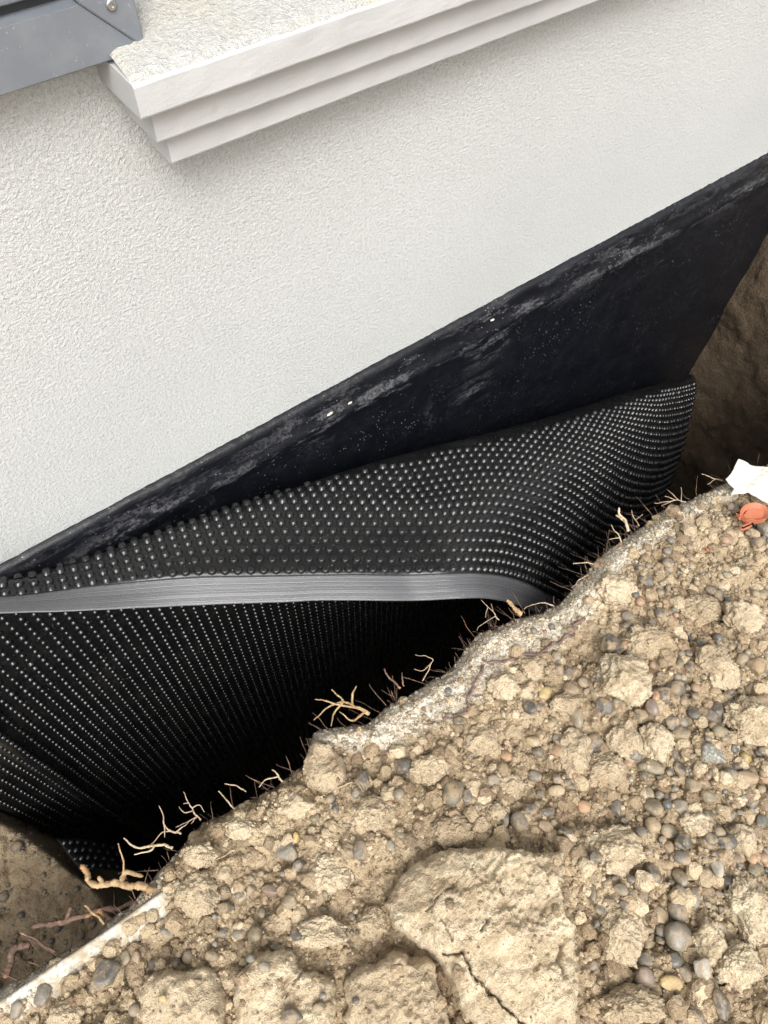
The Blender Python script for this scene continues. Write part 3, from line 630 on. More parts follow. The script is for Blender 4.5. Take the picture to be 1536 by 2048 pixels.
SLABS = []
def surf_z(X, Y, fine=False):
    z = ground_z(X, Y, fine)
    for xs, ys, Z in SLABS:
        i = np.round((X - xs[0]) / (xs[1] - xs[0])).astype(int); j = np.round((Y - ys[0]) / (ys[1] - ys[0])).astype(int)
        ok = (i >= 0) & (j >= 0) & (i < len(xs)) & (j < len(ys)); zz_ = np.where(ok, Z[np.clip(i, 0, len(xs) - 1), np.clip(j, 0, len(ys) - 1)], -1); z = np.maximum(z, zz_)
    return z
def slab(name, label, poly_px, top, cracks, seed, mat, tilt=(0, 0), step=0.0017, rough=0.005, facets=5, warp=0.012):
    poly = np.array([at_z(x, y, top)[:2] for x, y in poly_px]); lo, hi = poly.min(0) - 0.004, poly.max(0) + 0.004
    xs = spaced(lo[0], hi[0], step); ys = spaced(lo[1], hi[1], step); X, Y = np.meshgrid(xs, ys, indexing='ij'); x, y = X.ravel(), Y.ravel()
    P = np.stack([x, y, x * 0 + seed], -1); wx = x + warp * fbm(P * 24, 5, 0.6); wy = y + warp * fbm(P * 24 + 31, 5, 0.6)
    n = len(poly); dmin = np.full(x.shape, 9.0); ins = np.zeros(x.shape, bool)
    for i in range(n):
        a, b = poly[i], poly[(i + 1) % n]; ab = b - a
        t = np.clip(((wx - a[0]) * ab[0] + (wy - a[1]) * ab[1]) / (ab @ ab), 0, 1); dmin = np.minimum(dmin, np.hypot(wx - a[0] - t * ab[0], wy - a[1] - t * ab[1]))
        cond = ((a[1] > wy) != (b[1] > wy)) & (wx < (b[0] - a[0]) * (wy - a[1]) / (b[1] - a[1] + 1e-12) + a[0]); ins ^= cond
    sd = np.where(ins, dmin, -dmin); c = poly.mean(0)
    z = top + (x - c[0]) * tilt[0] + (y - c[1]) * tilt[1] + 1.3 * rough * fbm(P * 18, 5, 0.62) + rough * 0.55 * fbm(P * [55, 120, 55], 3) + 0.0050 * np.abs(fbm(P * 48, 4, 0.68)) + 0.0014 * fbm(P * 260, 2)
    tn = fbm(P * [13, 17, 13] + 40, 5, 0.6) * 4.0; fl_ = np.floor(tn); fr0 = tn - fl_
    z = z + 2.0 * rough * (fl_ + smooth(0.0, 0.22, fr0)) / 4.0
    fr_ = np.random.default_rng(seed + 70); fz = np.full(x.shape, 9.0)
    for k in range(facets):
        an = fr_.uniform(0, 6.28); sl = fr_.uniform(0.15, 0.75); hw = 0.5 * min(hi - lo); off = fr_.uniform(0.25, 0.7) * hw
        fz = np.minimum(fz, top - sl * ((x - c[0]) * math.cos(an) + (y - c[1]) * math.sin(an) - off + 0.02 * perlin(P * 20 + k)))
    z = np.minimum(z, fz + rough * fbm(P * 30, 4, 0.6) + 0.004 * np.abs(fbm(P * 70, 3)))
    z = z - 0.009 * (1 - smooth(0, 0.012, sd)) ** 2
    for cr in cracks:
        q = np.array([at_z(a, b, top)[:2] for a, b in cr[0]]); dm = np.full(x.shape, 9.0)
        kx = x + 0.007 * fbm(P * 55, 3); ky = y + 0.007 * fbm(P * 55 + 11, 3)
        for a, b in zip(q[:-1], q[1:]):
            ab = b - a; t = np.clip(((kx - a[0]) * ab[0] + (ky - a[1]) * ab[1]) / (ab @ ab + 1e-12), 0, 1); dm = np.minimum(dm, np.hypot(kx - a[0] - t * ab[0], ky - a[1] - t * ab[1]))
        z = z - cr[2] * (1 - smooth(cr[1] * 0.25, cr[1] * 0.8, dm))
    bot = -0.03
    z = np.where(sd > 0, z, bot + (z - bot) * np.clip(1 + sd / 0.004, 0, 1))
    keep = sd > -0.007; SLABS.append((xs, ys, np.where(sd > 0.002, z, -1).reshape(len(xs), len(ys))))
    q = grid_quads(len(xs), len(ys)); q = q[keep[q].all(1)]; used = np.unique(q); re = np.full(len(x), -1); re[used] = np.arange(len(used))
    V = np.stack([x, y, z], 1)[used]; o3 = np.array([c[0], c[1], 0.0]); me = mesh_np(name, V - o3, re[q])
    o = obj(name, me, mat, None, o3); tag(o, label, 'clod', 'large clods of clay on the bank'); return o
slab('clay_slab', 'largest pale clay slab with long crack, bottom centre of the bank', [(788, 1775), (826, 1720), (900, 1692), (985, 1688), (1060, 1702), (1130, 1700), (1138, 1765), (1142, 1820), (1158, 1850), (1160, 1945), (1166, 2000), (1160, 2110), (1010, 2110), (925, 2010), (890, 1915), (845, 1890), (790, 1850), (775, 1800)], 0.052,
     [([(925, 1905), (938, 1940), (985, 1985), (1020, 2020), (1065, 2060)], 0.0021, 0.016), ([(925, 1905), (890, 1908)], 0.0022, 0.010), ([(850, 1825), (885, 1785), (905, 1772)], 0.0022, 0.008), ([(968, 1838), (972, 1850), (962, 1862)], 0.002, 0.008), ([(1128, 1770), (1140, 1830)], 0.006, 0.03), ([(1125, 1890), (1120, 1920), (1130, 1945)], 0.003, 0.010), ([(880, 1840), (905, 1880)], 0.0022, 0.007), ([(1000, 1760), (1008, 1790)], 0.002, 0.006)], 1, M_SLAB, (0.0, 0.05), rough=0.0085, facets=3, warp=0.007)
slab('clay_slab', 'smooth sloping clay clod at the bottom edge, left of the largest slab', [(480, 1960), (510, 1900), (560, 1890), (605, 1935), (668, 1960), (665, 2010), (640, 2110), (440, 2110)], 0.036, [([(600, 1950), (560, 2000)], 0.002, 0.006)], 2, M_SLAB, (0.10, 0.06), rough=0.006, facets=6)
slab('clay_slab', 'rough block of brown clay between two clods at the bottom edge', [(262, 1975), (310, 1945), (400, 1930), (432, 1960), (440, 2010), (432, 2110), (262, 2110)], 0.038, [], 3, M_CLOD, (0.0, 0.05), rough=0.010, facets=8)
slab('clay_slab', 'lumpy brown clod wedged against the left side of the largest slab', [(690, 1960), (730, 1920), (800, 1905), (868, 1925), (885, 1985), (900, 2060), (880, 2110), (680, 2110)], 0.040, [], 4, M_CLOD, (0.0, 0.03), rough=0.011, facets=9)
slab('clay_slab', 'upright tan soil block at the trench lip below the roots', [(628, 1470), (690, 1512), (692, 1560), (655, 1590), (612, 1560), (616, 1500)], 0.018, [], 5, M_CLOD, (0.0, 0.0), rough=0.008)

CLODS = [(1240, 1370, 112, 84, 'cream coloured clod, palest of the bank, amid grey pebbles', 1), (1412, 1328, 60, 54, 'round tan clod right of the cream coloured clod', 0), (1008, 1372, 62, 50, 'round crumbly clod near the pale sand by the trench', 0), (1062, 1335, 52, 52, 'tan clod touching the purple root on the bank', 0),
         (1212, 1540, 76, 66, 'tan clod left of the speckled grey stone', 0), (1222, 1700, 118, 92, 'wide pale clod above the right side of the largest slab', 1), (1420, 1885, 66, 100, 'pale lump standing right of the big grey pebble', 1), (905, 1665, 84, 60, 'smooth ochre clod above the largest slab', 0),
         (1150, 1500, 70, 90, 'elongated brown clod above the orange pebble', 0), (1250, 1475, 66, 80, 'ridged brown clod beside the olive pebbles', 0), (1310, 1485, 56, 70, 'reddish brown clod left of the speckled grey stone', 0), (1130, 1410, 60, 40, 'flat tan clod above the olive grey pebble', 0),
         (1440, 1350, 60, 60, 'brown clod near the right edge below the tan soil', 0), (1500, 1440, 90, 80, 'big pale clod at the right edge of the bank', 1), (1480, 1680, 60, 52, 'pale clod among the dense gravel at right', 0), (1390, 1650, 70, 50, 'flat pale clod above the dense gravel at right', 1),
         (405, 1715, 60, 44, 'grey brown clod at the trench lip near the thick root', 0), (400, 1790, 76, 80, 'tan clod at the end of the white strip', 0), (560, 1840, 56, 44, 'small round clod left of the dark pebble', 0), (660, 1750, 90, 84, 'pale clod left of the dark shard', 0), (745, 1630, 80, 60, 'tan clod in the middle of the bank', 0),
         (640, 1870, 100, 60, 'brown clod above the smooth sloping clay', 0), (740, 1850, 60, 60, 'round clod just left of the largest slab', 0), (860, 1540, 76, 56, 'crumbly clod left of the big oval pebble', 0), (960, 1480, 70, 60, 'crumbly tan clod below the pale sand', 0), (1020, 1570, 60, 50, 'small tan clod right of the big oval pebble', 0),
         (1500, 1820, 90, 120, 'tan clod at the right edge near the bottom', 1), (1470, 1930, 84, 90, 'pale clod at the lower right corner', 1), (1260, 2010, 110, 70, 'brown clod at the bottom edge right of the largest slab', 0), (1240, 1870, 84, 110, 'crumbly brown clod right of the largest slab', 0), (1400, 1220, 80, 50, 'tan clod high on the bank near the orange plastic', 0),
         (1290, 1290, 90, 60, 'tan clod right of the dark angular rock', 0), (1230, 1180, 70, 50, 'brown clod beside the upper pale sand', 0), (1480, 1240, 70, 60, 'brown clod at the right edge under the dark stone', 0), (130, 2030, 70, 50, 'clod in the lower left corner beyond the white strip', 0), (590, 1610, 70, 50, 'brown clod at the lip left of centre', 0), (480, 1660, 60, 40, 'grey tan clod at the lip above the flat grey rock', 0)]
for k, (px, py, wp, hp, lab, pale) in enumerate(CLODS):
    p, sx, sy, ang = px_size(px, py, wp, hp); v, t = ICO[6 if wp > 70 else 5]
    vv = chunk(v, 100 + k, 9, 0.70, 0.34, 1.7, 6, (sx / 2 * 1.1, sy / 2 * 1.1, 0.42 * (sx + sy) / 2))
    p = on_ground(p, 0.006); o = obj('soil_clod', mesh_np('soil_clod', vv, tris=t), M_SLAB if pale else M_CLOD, None, p); o.rotation_euler.z = ang
    tag(o, lab, 'clod', 'soil clods on the bank')

STONES = [(905, 1586, 42, 60, 'olive'), (933, 1597, 22, 32, 'grey'), (958, 1609, 26, 32, 'grey'), (1073, 1550, 30, 22, 'grey'), (1065, 1485, 30, 20, 'tan'), (1078, 1505, 28, 20, 'grey'), (1118, 1502, 38, 28, 'orange'), (1193, 1485, 50, 44, 'dark grey'), (1113, 1557, 26, 22, 'dark grey'), (1060, 1621, 36, 24, 'grey'), (1096, 1623, 32, 22, 'grey'),
          (1038, 1645, 34, 44, 'grey'), (1090, 1655, 34, 26, 'brown'), (1168, 1614, 28, 26, 'orange'), (1130, 1672, 36, 30, 'dark grey'), (1235, 1617, 24, 36, 'grey'), (1360, 1535, 28, 32, 'dark grey'), (1488, 1520, 28, 28, 'yellow'), (1388, 1572, 44, 38, 'olive'), (1295, 1587, 30, 28, 'olive'), (1468, 1537, 36, 22, 'dark grey'),
          (1505, 1540, 34, 30, 'dark grey'), (1448, 1557, 36, 26, 'dark grey'), (1485, 1561, 48, 26, 'brown'), (1528, 1557, 30, 24, 'orange'), (1358, 1615, 44, 30, 'grey'), (1413, 1632, 40, 26, 'green grey'), (1525, 1642, 40, 30, 'green grey'), (1440, 1618, 26, 22, 'tan'), (1363, 1687, 32, 34, 'dark grey'), (1338, 1695, 22, 30, 'tan'),
          (1360, 1717, 34, 30, 'grey'), (1403, 1750, 44, 36, 'grey'), (1365, 1755, 32, 42, 'olive'), (1433, 1735, 26, 44, 'pale grey'), (1473, 1717, 48, 28, 'pink'), (1508, 1715, 26, 26, 'orange'), (1518, 1740, 50, 36, 'olive'), (1483, 1695, 36, 26, 'grey'), (1303, 1748, 34, 50, 'dark grey'), (1330, 1730, 28, 24, 'brown'), (1358, 1820, 40, 50, 'dark grey'),
          (1323, 1830, 32, 40, 'tan'), (1360, 1872, 60, 62, 'grey'), (1388, 1795, 22, 44, 'grey'), (1178, 1790, 26, 42, 'olive'), (1195, 1820, 26, 26, 'dark grey'), (1190, 1850, 18, 22, 'dark grey'), (1243, 1812, 28, 26, 'grey'), (1293, 1922, 42, 38, 'grey'), (1313, 1915, 24, 24, 'dark grey'), (1348, 1920, 36, 34, 'dark grey'), (1340, 1967, 52, 36, 'yellow'),
          (1290, 1957, 40, 50, 'pink'), (1370, 1945, 26, 40, 'grey'), (1398, 1940, 36, 50, 'pale grey'), (1390, 2032, 50, 40, 'dark grey'), (1433, 2010, 40, 70, 'dark grey'), (1348, 2007, 34, 38, 'pale grey'), (1526, 1842, 26, 34, 'dark grey'), (1183, 1932, 30, 26, 'grey'), (780, 1695, 20, 26, 'pale grey'), (1250, 1299, 30, 22, 'orange'), (1143, 1382, 38, 30, 'brown'),
          (1153, 1435, 28, 42, 'olive'), (1348, 1383, 40, 30, 'grey'), (1298, 1422, 28, 34, 'pink'), (1308, 1400, 30, 26, 'orange'), (1278, 1435, 42, 32, 'olive'), (1438, 1420, 32, 34, 'dark grey'), (1460, 1415, 32, 34, 'olive'), (1423, 1435, 46, 34, 'dark grey'), (1523, 1410, 40, 36, 'brown'), (1363, 1465, 44, 34, 'olive'), (1115, 1345, 20, 24, 'dark grey'),
          (1135, 1352, 26, 30, 'grey'), (1253, 1255, 24, 14, 'dark grey'), (592, 1675, 18, 26, 'yellow'), (620, 1682, 34, 28, 'tan'), (335, 1865, 34, 28, 'grey'), (310, 1930, 38, 30, 'grey'), (248, 1915, 26, 34, 'olive'), (270, 1920, 20, 40, 'brown'), (83, 1990, 36, 48, 'grey'), (132, 1980, 36, 44, 'brown'), (30, 2020, 34, 40, 'grey'), (598, 1870, 34, 34, 'dark grey'),
          (500, 1780, 24, 28, 'grey'), (450, 1780, 18, 24, 'grey'), (445, 1865, 30, 24, 'grey'), (480, 1868, 28, 24, 'grey'), (512, 1870, 30, 36, 'olive'), (720, 1705, 30, 44, 'grey'), (713, 1590, 20, 24, 'dark grey'), (1310, 1400, 24, 22, 'grey'), (1335, 1440, 30, 26, 'green grey'), (1385, 1430, 28, 28, 'dark grey'), (1255, 1315, 22, 20, 'dark grey'), (1225, 1338, 30, 22, 'grey')]
ROCKS = [(1218, 1300, 44, 46, 'dark grey', 'dark angular rock with a sharp top, left of a small orange pebble'), (1415, 1515, 54, 46, 'speckled grey', 'blocky grey stone speckled with pale lichen, right of centre'), (575, 1705, 46, 42, 'grey', 'grey angular rock at the lip beside the yellow pebble'), (210, 1950, 62, 64, 'dark grey', 'dark angular rock beside the white strip'), (545, 1782, 46, 30, 'pink', 'flat pinkish brown rock on the left bank'),
         (727, 1565, 32, 42, 'dark grey', 'dark rough rock half buried in the middle bank'), (695, 1755, 18, 46, 'dark grey', 'thin dark shard standing in the soil'), (1008, 1635, 18, 44, 'dark grey', 'thin black splinter of stone above the largest slab'), (1318, 1395, 44, 40, 'dark grey', 'dark cracked stone touching the pink pebbles'), (1180, 1720, 30, 30, 'dark grey', 'dark stone stuck in the wide pale clod'), (1528, 1060, 40, 30, 'dark grey', 'dark smooth stone under the orange plastic at the right edge'), (1205, 1420, 36, 34, 'dark grey', 'dark wedge shaped stone between brown clods'), (1345, 1445, 34, 30, 'grey', 'grey flat stone below the row of pebbles at right')]
PV = []
for k in range(10):
    v, t = ICO[3]; r = np.random.default_rng(50 + k); vv = np.sign(v) * np.abs(v) ** 0.9
    vv = chunk(vv, 60 + k, 4 + k, 0.80 - 0.03 * k, 0.20, 1.1, 3); vv /= np.abs(vv).max(0); PV.append(mesh_np('pebble', vv * 0.5, tris=t))
peb = []      # (object, px, py, colour, size_m)
def put_pebble(px, py, wpx, hpx, colour, k):
    p, sx, sy, ang = px_size(px, py, wpx, hpx); o = bpy.data.objects.new('pebble', PV[k % len(PV)]); COL.link(o)
    if not PV[k % len(PV)].materials: PV[k % len(PV)].materials.append(M_PEB['grey'])
    o.material_slots[0].link = 'OBJECT'; o.material_slots[0].material = M_PEB[colour]
    h = 0.8 * min(sx, sy); p = on_ground(p, random.uniform(-0.06, 0.2) * h + 0.004); o.location = p.tolist(); o.scale = (sx, sy, h)
    o.rotation_euler = (random.uniform(-.35, .35), random.uniform(-.35, .35), ang + random.uniform(-.35, .35)); peb.append((o, px, py, colour, max(sx, sy)))
for k, s in enumerate(STONES): put_pebble(*s, k)
def gravel_density(px, py):
    d = 0.035 + 0.9 * np.exp(-(((px - 1430) / 150) ** 2 + ((py - 1560) / 230) ** 2)) + 0.8 * np.exp(-(((px - 1320) / 130) ** 2 + ((py - 1400) / 60) ** 2)) + 0.5 * np.exp(-(((px - 1340) / 110) ** 2 + ((py - 1880) / 160) ** 2)) + 0.25 * np.exp(-(((px - 420) / 200) ** 2 + ((py - 1830) / 90) ** 2)) + 0.25 * np.exp(-(((px - 1060) / 120) ** 2 + ((py - 1590) / 70) ** 2))
    return d
def on_bank(px, py): p = at_z(px, py, 0.0); return edge_y(np.array([p[0]]))[0] - p[1] > 0.05
names = list(PEB); wts = np.array([.32, .25, .16, .07, .07, .008, .012, .06, .004, .05, .01]); wts /= wts.sum()
taken = [(s[0], s[1], max(s[2], s[3])) for s in STONES] + [(s[0], s[1], max(s[2], s[3])) for s in ROCKS] + [(c[0], c[1], 0.7 * max(c[2], c[3])) for c in CLODS]
cnt = 0; tries = 0
while cnt < 185 and tries < 40000:
    tries += 1; px, py = rng.uniform(0, 1536), rng.uniform(1000, 2048)
    if rng.random() > gravel_density(px, py) or not on_bank(px, py): continue
    if 775 < px < 1165 and 1690 < py < 2048: continue
    s = 14 * (44 / 14) ** (rng.random() ** 1.9) * (0.85 if py < 1300 else 1)
    if any((px - a) ** 2 + (py - b) ** 2 < (0.42 * (s + c)) ** 2 for a, b, c in taken): continue
    taken.append((px, py, s)); put_pebble(px, py, s * rng.uniform(0.85, 1.25), s * rng.uniform(0.7, 1.0), names[rng.choice(len(names), p=wts)], int(rng.integers(10))); cnt += 1
# labels that single each pebble out: colour, zone of the bank and order from the left
ZON = [((1218, 1300), 'around the dark angular rock'), ((1390, 1420), 'in the upper right gravel'), ((1450, 1540), 'around the speckled grey stone'), ((1420, 1710), 'in the dense gravel at right'), ((1340, 1900), 'in the gravel right of the largest slab'), ((1450, 2010), 'in the lower right corner'), ((1070, 1600), 'in the gravel above the largest slab'),
       ((1080, 1420), 'on the soil below the pale sand'), ((700, 1640), 'in the middle of the bank'), ((470, 1830), 'on the left bank'), ((250, 1930), 'beside the white strip'), ((620, 1930), 'above the clods at the bottom edge'), ((1420, 1200), 'on the upper right bank'), ((560, 1660), 'near the grey rock at the lip')]
ORD = ['leftmost', 'second from left', 'third from left', 'fourth from left', 'fifth from left', 'sixth from left', 'seventh from left', 'eighth from left', 'ninth from left', 'tenth from left', 'eleventh from left', 'twelfth from left', 'thirteenth from left', 'fourteenth from left', 'fifteenth from left', 'sixteenth from left', 'seventeenth from left', 'eighteenth from left', 'nineteenth from left', 'twentieth from left']
zz = {}
for o, px, py, c, s in peb:
    z = min(ZON, key=lambda q: (q[0][0] - px) ** 2 + (q[0][1] - py) ** 2)[1]; big = 'large' if s > 0.034 else ('small' if s < 0.021 else 'medium'); zz.setdefault((c, big, z), []).append((px, o))
for (c, big, z), L in zz.items():
    L.sort(key=lambda q: q[0])
    for i, (px, o) in enumerate(L):
        lab = f'{big} {c} pebble {z}' if len(L) == 1 else f'{big} {c} pebble {z}, {ORD[min(i, 19)]}'
        tag(o, lab, 'pebble', 'pebbles lying in the soil')
for k, (px, py, wp, hp, c, lab) in enumerate(ROCKS):
    p, sx, sy, ang = px_size(px, py, wp, hp); v, t = ICO[4]; vv = chunk(v, 300 + k, 12, 0.55, 0.10, 1.6, 4); vv /= np.abs(vv).max(0)
    o = obj('stone', mesh_np('stone', vv * [sx / 2, sy / 2, 0.35 * (sx + sy) / 2], tris=t), M_PEB[c], None, on_ground(p, 0.008)); o.rotation_euler.z = ang; tag(o, lab, 'stone', 'angular stones on the bank')

# small gravel and crumbs too many to count
def scatter(name, n, size, base_sub, mat, tones, dens, seed, lift, flat, label, cat, variants=10, rough=0.3, planes=7, region=(-0.44, 1.06, -1.08, -0.40), zf=None, shade=False, on_slab=0.35):
    r = np.random.default_rng(seed); v, t = ICO[base_sub]
    VA = [chunk(v, seed * 31 + k, planes, 0.72, rough, 1.7, 3) for k in range(variants)]
    X = r.uniform(region[0], region[1], n * 8); Y = r.uniform(region[2], region[3], n * 8); d = edge_y(X) - Y
    keep = ((d > 0.002) | (zf is not None)) & (r.random(n * 8) < dens(X, Y, d)); X, Y = X[keep][:n], Y[keep][:n]; n = len(X)
    Z0 = ground_z(X, Y, False); Z = surf_z(X, Y) if zf is None else zf(X, Y); S = size[0] * (size[1] / size[0]) ** (r.random(n) ** 2.2)
    if zf is None: S = np.where(Z > Z0 + 0.003, np.where(r.random(n) < on_slab, S * 0.55, 1e-5), S)
    q = r.normal(size=(n, 4)); q /= np.linalg.norm(q, axis=1)[:, None]; w_, x_, y_, z_ = q.T
    Rr = np.stack([np.stack([1 - 2 * (y_ * y_ + z_ * z_), 2 * (x_ * y_ - z_ * w_), 2 * (x_ * z_ + y_ * w_)], 1), np.stack([2 * (x_ * y_ + z_ * w_), 1 - 2 * (x_ * x_ + z_ * z_), 2 * (y_ * z_ - x_ * w_)], 1), np.stack([2 * (x_ * z_ - y_ * w_), 2 * (y_ * z_ + x_ * w_), 1 - 2 * (x_ * x_ + y_ * y_)], 1)], 1)
    vs = np.stack([VA[k] for k in r.integers(0, variants, n)])
    V = np.einsum('nij,nvj->nvi', Rr, vs * (S / 2)[:, None, None]); V[:, :, 2] *= flat
    V += np.stack([X, Y, Z + S * lift], 1)[:, None, :]
    T = t[None] + (np.arange(n) * len(v))[:, None, None]
    me = mesh_np(name, V.reshape(-1, 3), tris=T.reshape(-1, 3), shade=shade)
    tn = np.array(tones)[r.integers(0, len(tones), n)] * r.uniform(0.75, 1.2, (n, 1)); point_col(me, 'tone', np.repeat(tn, len(v), 0))
    o = obj(name, me, mat); tag(o, label, cat, kind='stuff'); return o
def d_crumb(X, Y, d): return np.clip(0.25 + 1.1 * fbm(np.stack([X * 9, Y * 9, X * 0 + 6], -1), 3) + 0.25, 0.08, 1) * (1 - 0.85 * sand_mask(X, Y))
SOILT = [(0.46, 0.355, 0.225), (0.55, 0.44, 0.29), (0.30, 0.215, 0.132), (0.65, 0.53, 0.36), (0.38, 0.28, 0.175), (0.19, 0.13, 0.08)]
scatter('soil_crumbs', 7500, (0.0045, 0.026), 2, M_CRUMB, SOILT, d_crumb, 11, 0.05, 0.8, 'loose crumbs of tan soil scattered over the bank', 'soil', rough=0.42)
def d_fine(X, Y, d): return np.clip(0.5 + 0.8 * fbm(np.stack([X * 14, Y * 14, X * 0 + 26], -1), 3), 0.1, 1) * (1 - 0.6 * sand_mask(X, Y))
scatter('fine_crumbs', 34000, (0.0025, 0.008), 1, M_CRUMB, SOILT, d_fine, 12, 0.1, 0.9, 'fine soil grit scattered over the bank', 'soil', rough=0.3)
def d_grit(X, Y, d):
    P = np.stack([X * 7, Y * 7, X * 0 + 3], -1); return np.clip(fbm(P, 3) * 1.2 + -0.02 + 0.55 * smooth(0.2, 0.5, X - 0.3 * (Y + 0.9)), 0.015, 1) * (1 - 0.8 * sand_mask(X, Y))
GT = [(0.13, 0.125, 0.115), (0.07, 0.07, 0.07), (0.20, 0.17, 0.12), (0.28, 0.22, 0.15), (0.16, 0.15, 0.12), (0.30, 0.18, 0.11)]
scatter('gravel', 2200, (0.005, 0.017), 2, M_GRAVEL, GT, d_grit, 13, 0.24, 0.75, 'small mixed gravel strewn through the soil', 'gravel', rough=0.16, planes=8, shade=True, on_slab=0.06)
scatter('trench_floor_gravel', 420, (0.005, 0.022), 2, M_GRAVEL, [(0.10, 0.09, 0.075), (0.14, 0.115, 0.085), (0.07, 0.065, 0.06)], lambda X, Y, d: 0.9 + 0 * X, 15, 0.12, 0.75, 'muddy gravel on the trench floor at lower left', 'gravel', rough=0.15, planes=3, shade=True, region=(-0.62, -0.33, -0.42, -0.03), zf=lambda X, Y: floor_z(X, Y) + 0.006)
def d_sand(X, Y, d): return sand_mask(X, Y)
scatter('sand_grains', 14000, (0.0018, 0.0065), 1, M_CRUMB, [(0.64, 0.59, 0.49), (0.50, 0.445, 0.355), (0.75, 0.70, 0.60), (0.57, 0.50, 0.385), (0.40, 0.335, 0.25)], d_sand, 14, 0.2, 0.9, 'pale grey sand and grit along the trench lip', 'sand', rough=0.2)

# ------------------------------------------------------------------ roots
def tube(path, r0, r1, seg=7, wob=0.12, seed=0):
    path = np.asarray(path, float); n = len(path); V = []; Q = []; T = np.gradient(path, axis=0); T /= np.linalg.norm(T, axis=1)[:, None] + 1e-9
    up = np.array([0.3, 0.2, 0.93]); rr = np.random.default_rng(seed)
    for i in range(n):
        a = np.cross(T[i], up); a /= np.linalg.norm(a) + 1e-9; b = np.cross(T[i], a); r = (r0 + (r1 - r0) * i / (n - 1)) * (1 + wob * rr.normal())
        for k in range(seg): an = 2 * math.pi * k / seg; rk = r * (1 + 0.5 * wob * rr.normal()); V.append(path[i] + rk * (a * math.cos(an) + b * math.sin(an)))
    for i in range(n - 1):
        for k in range(seg): Q.append((i * seg + k, i * seg + (k + 1) % seg, (i + 1) * seg + (k + 1) % seg, (i + 1) * seg + k))
    V += [path[0] - T[0] * r0 * .4, path[-1] + T[-1] * r1]; c0, c1 = n * seg, n * seg + 1; Tn = []
    for k in range(seg): Tn += [(c0, (k + 1) % seg, k), (c1, (n - 1) * seg + k, (n - 1) * seg + (k + 1) % seg)]
    return np.array(V), Q, Tn
def wiggle(pts, n, amp, seed):
    c = spline(pts, n); s = arclen(c) * 90; k = np.stack([fbm(np.stack([s * .35, s * 0 + seed * 3.7, s * 0 + q * 11], -1), 3) for q in range(3)], 1); wgt = np.minimum(1, np.arange(len(c)) / 6)[:, None]
    return c + amp * k * wgt
_rk = [0]
def root(label, pts, r0, r1, mat, branches=(), amp=0.004, group='roots sticking out of the trench lip', ground_it=False):
    """pts: (px, py, z) from the base in the soil to the tip"""
    _rk[0] += 1; w3 = [at_z(x, y, z) for x, y, z in pts]
    base = w3[0]; c = wiggle(w3, 11, amp * 1.5, _rk[0])
    if ground_it: c = np.array([on_ground(p, 0.007) for p in c]); base = c[0]
    V, Q, T = tube(c - base, r0 * 0.62, r1 * 0.52, 8 if r0 > 0.002 else 6, 0.13, _rk[0])
    o = obj('root', mesh_np('root', V, Q, T), M_ROOT[mat], None, base); tag(o, label, 'root', group)
    for j, b in enumerate(branches):
        q = [at_z(x, y, z) for x, y, z in b]; q[0] = c[np.argmin(np.linalg.norm(c - q[0], axis=1))]
        cb = wiggle(q, 7, amp * 0.9, _rk[0] * 7 + j); V, Q, T = tube(cb - base, r0 * 0.45, r1 * 0.4, 6, 0.1, j); obj('rootlet', mesh_np('rootlet', V, Q, T), M_ROOT[mat], o)
    return o
root('thick torn tan root reaching over the trench at lower left', [(318, 1785, -.01), (285, 1775, -.005), (235, 1766, 0), (190, 1768, 0), (170, 1752, .005), (160, 1738, .01)], .0085, .0055, 'tan', [[(240, 1766, 0), (250, 1748, .005), (285, 1752, .0)], [(205, 1766, 0), (200, 1750, .01)]], .006)
root('thin upright tan root rising from the thick torn root', [(246, 1760, 0), (244, 1725, .01), (238, 1688, .02)], .0022, .0016, 'tan')
root('purplish brown root with orange torn end, below the thick torn root', [(275, 1806, -.04), (200, 1822, -.04), (130, 1843, -.035), (66, 1853, -.03)], .0055, .0065, 'brown', [[(130, 1845, -.035), (140, 1815, -.02)], [(200, 1822, -.04), (235, 1845, -.03), (265, 1830, -.03)]])
root('short pinkish root at the left edge of the photo', [(12, 1955, -.03), (22, 1920, -.03), (30, 1895, -.025), (58, 1885, -.03)], .007, .008, 'brown')
root('thin tan rootlet across the orange torn root', [(208, 1848, -.01), (195, 1830, 0), (172, 1812, .0)], .0028, .0022, 'tan')
root('straight brown rootlet beside the short pinkish root', [(110, 1905, -.02), (75, 1880, -.02), (48, 1868, -.02)], .0032, .0022, 'brown')
root('pale forked root pointing left above the thick torn root', [(345, 1696, 0), (310, 1692, .0), (278, 1694, .0), (250, 1676, .005)], .0034, .0018, 'pale', [[(310, 1693, 0), (300, 1704, .0), (270, 1708, 0)]])
root('fine branching dark root at the lip, left of the pale forked root', [(362, 1668, -.005), (345, 1655, .0), (330, 1640, .005), (320, 1613, .01)], .0022, .001, 'fine', [[(345, 1655, 0), (325, 1665, 0), (300, 1690, 0)], [(335, 1645, 0), (332, 1675, 0)], [(352, 1660, 0), (378, 1640, .01)]], .006)
root('frizzy branching dark root beside the fine one', [(402, 1640, -.005), (388, 1622, .0), (380, 1602, .005), (372, 1582, .01)], .0018, .0008, 'fine', [[(388, 1622, 0), (370, 1625, .005), (360, 1610, .01)], [(384, 1615, 0), (400, 1612, .005), (408, 1622, .005)], [(380, 1602, 0), (368, 1606, .005)], [(395, 1632, 0), (365, 1645, .0), (352, 1655, 0)], [(395, 1632, 0), (380, 1650, .0)]], .006)
root('thin bent pale root above the sandy lump left of centre', [(492, 1583, -.003), (472, 1570, .005), (450, 1567, .01)], .0016, .0012, 'fine')
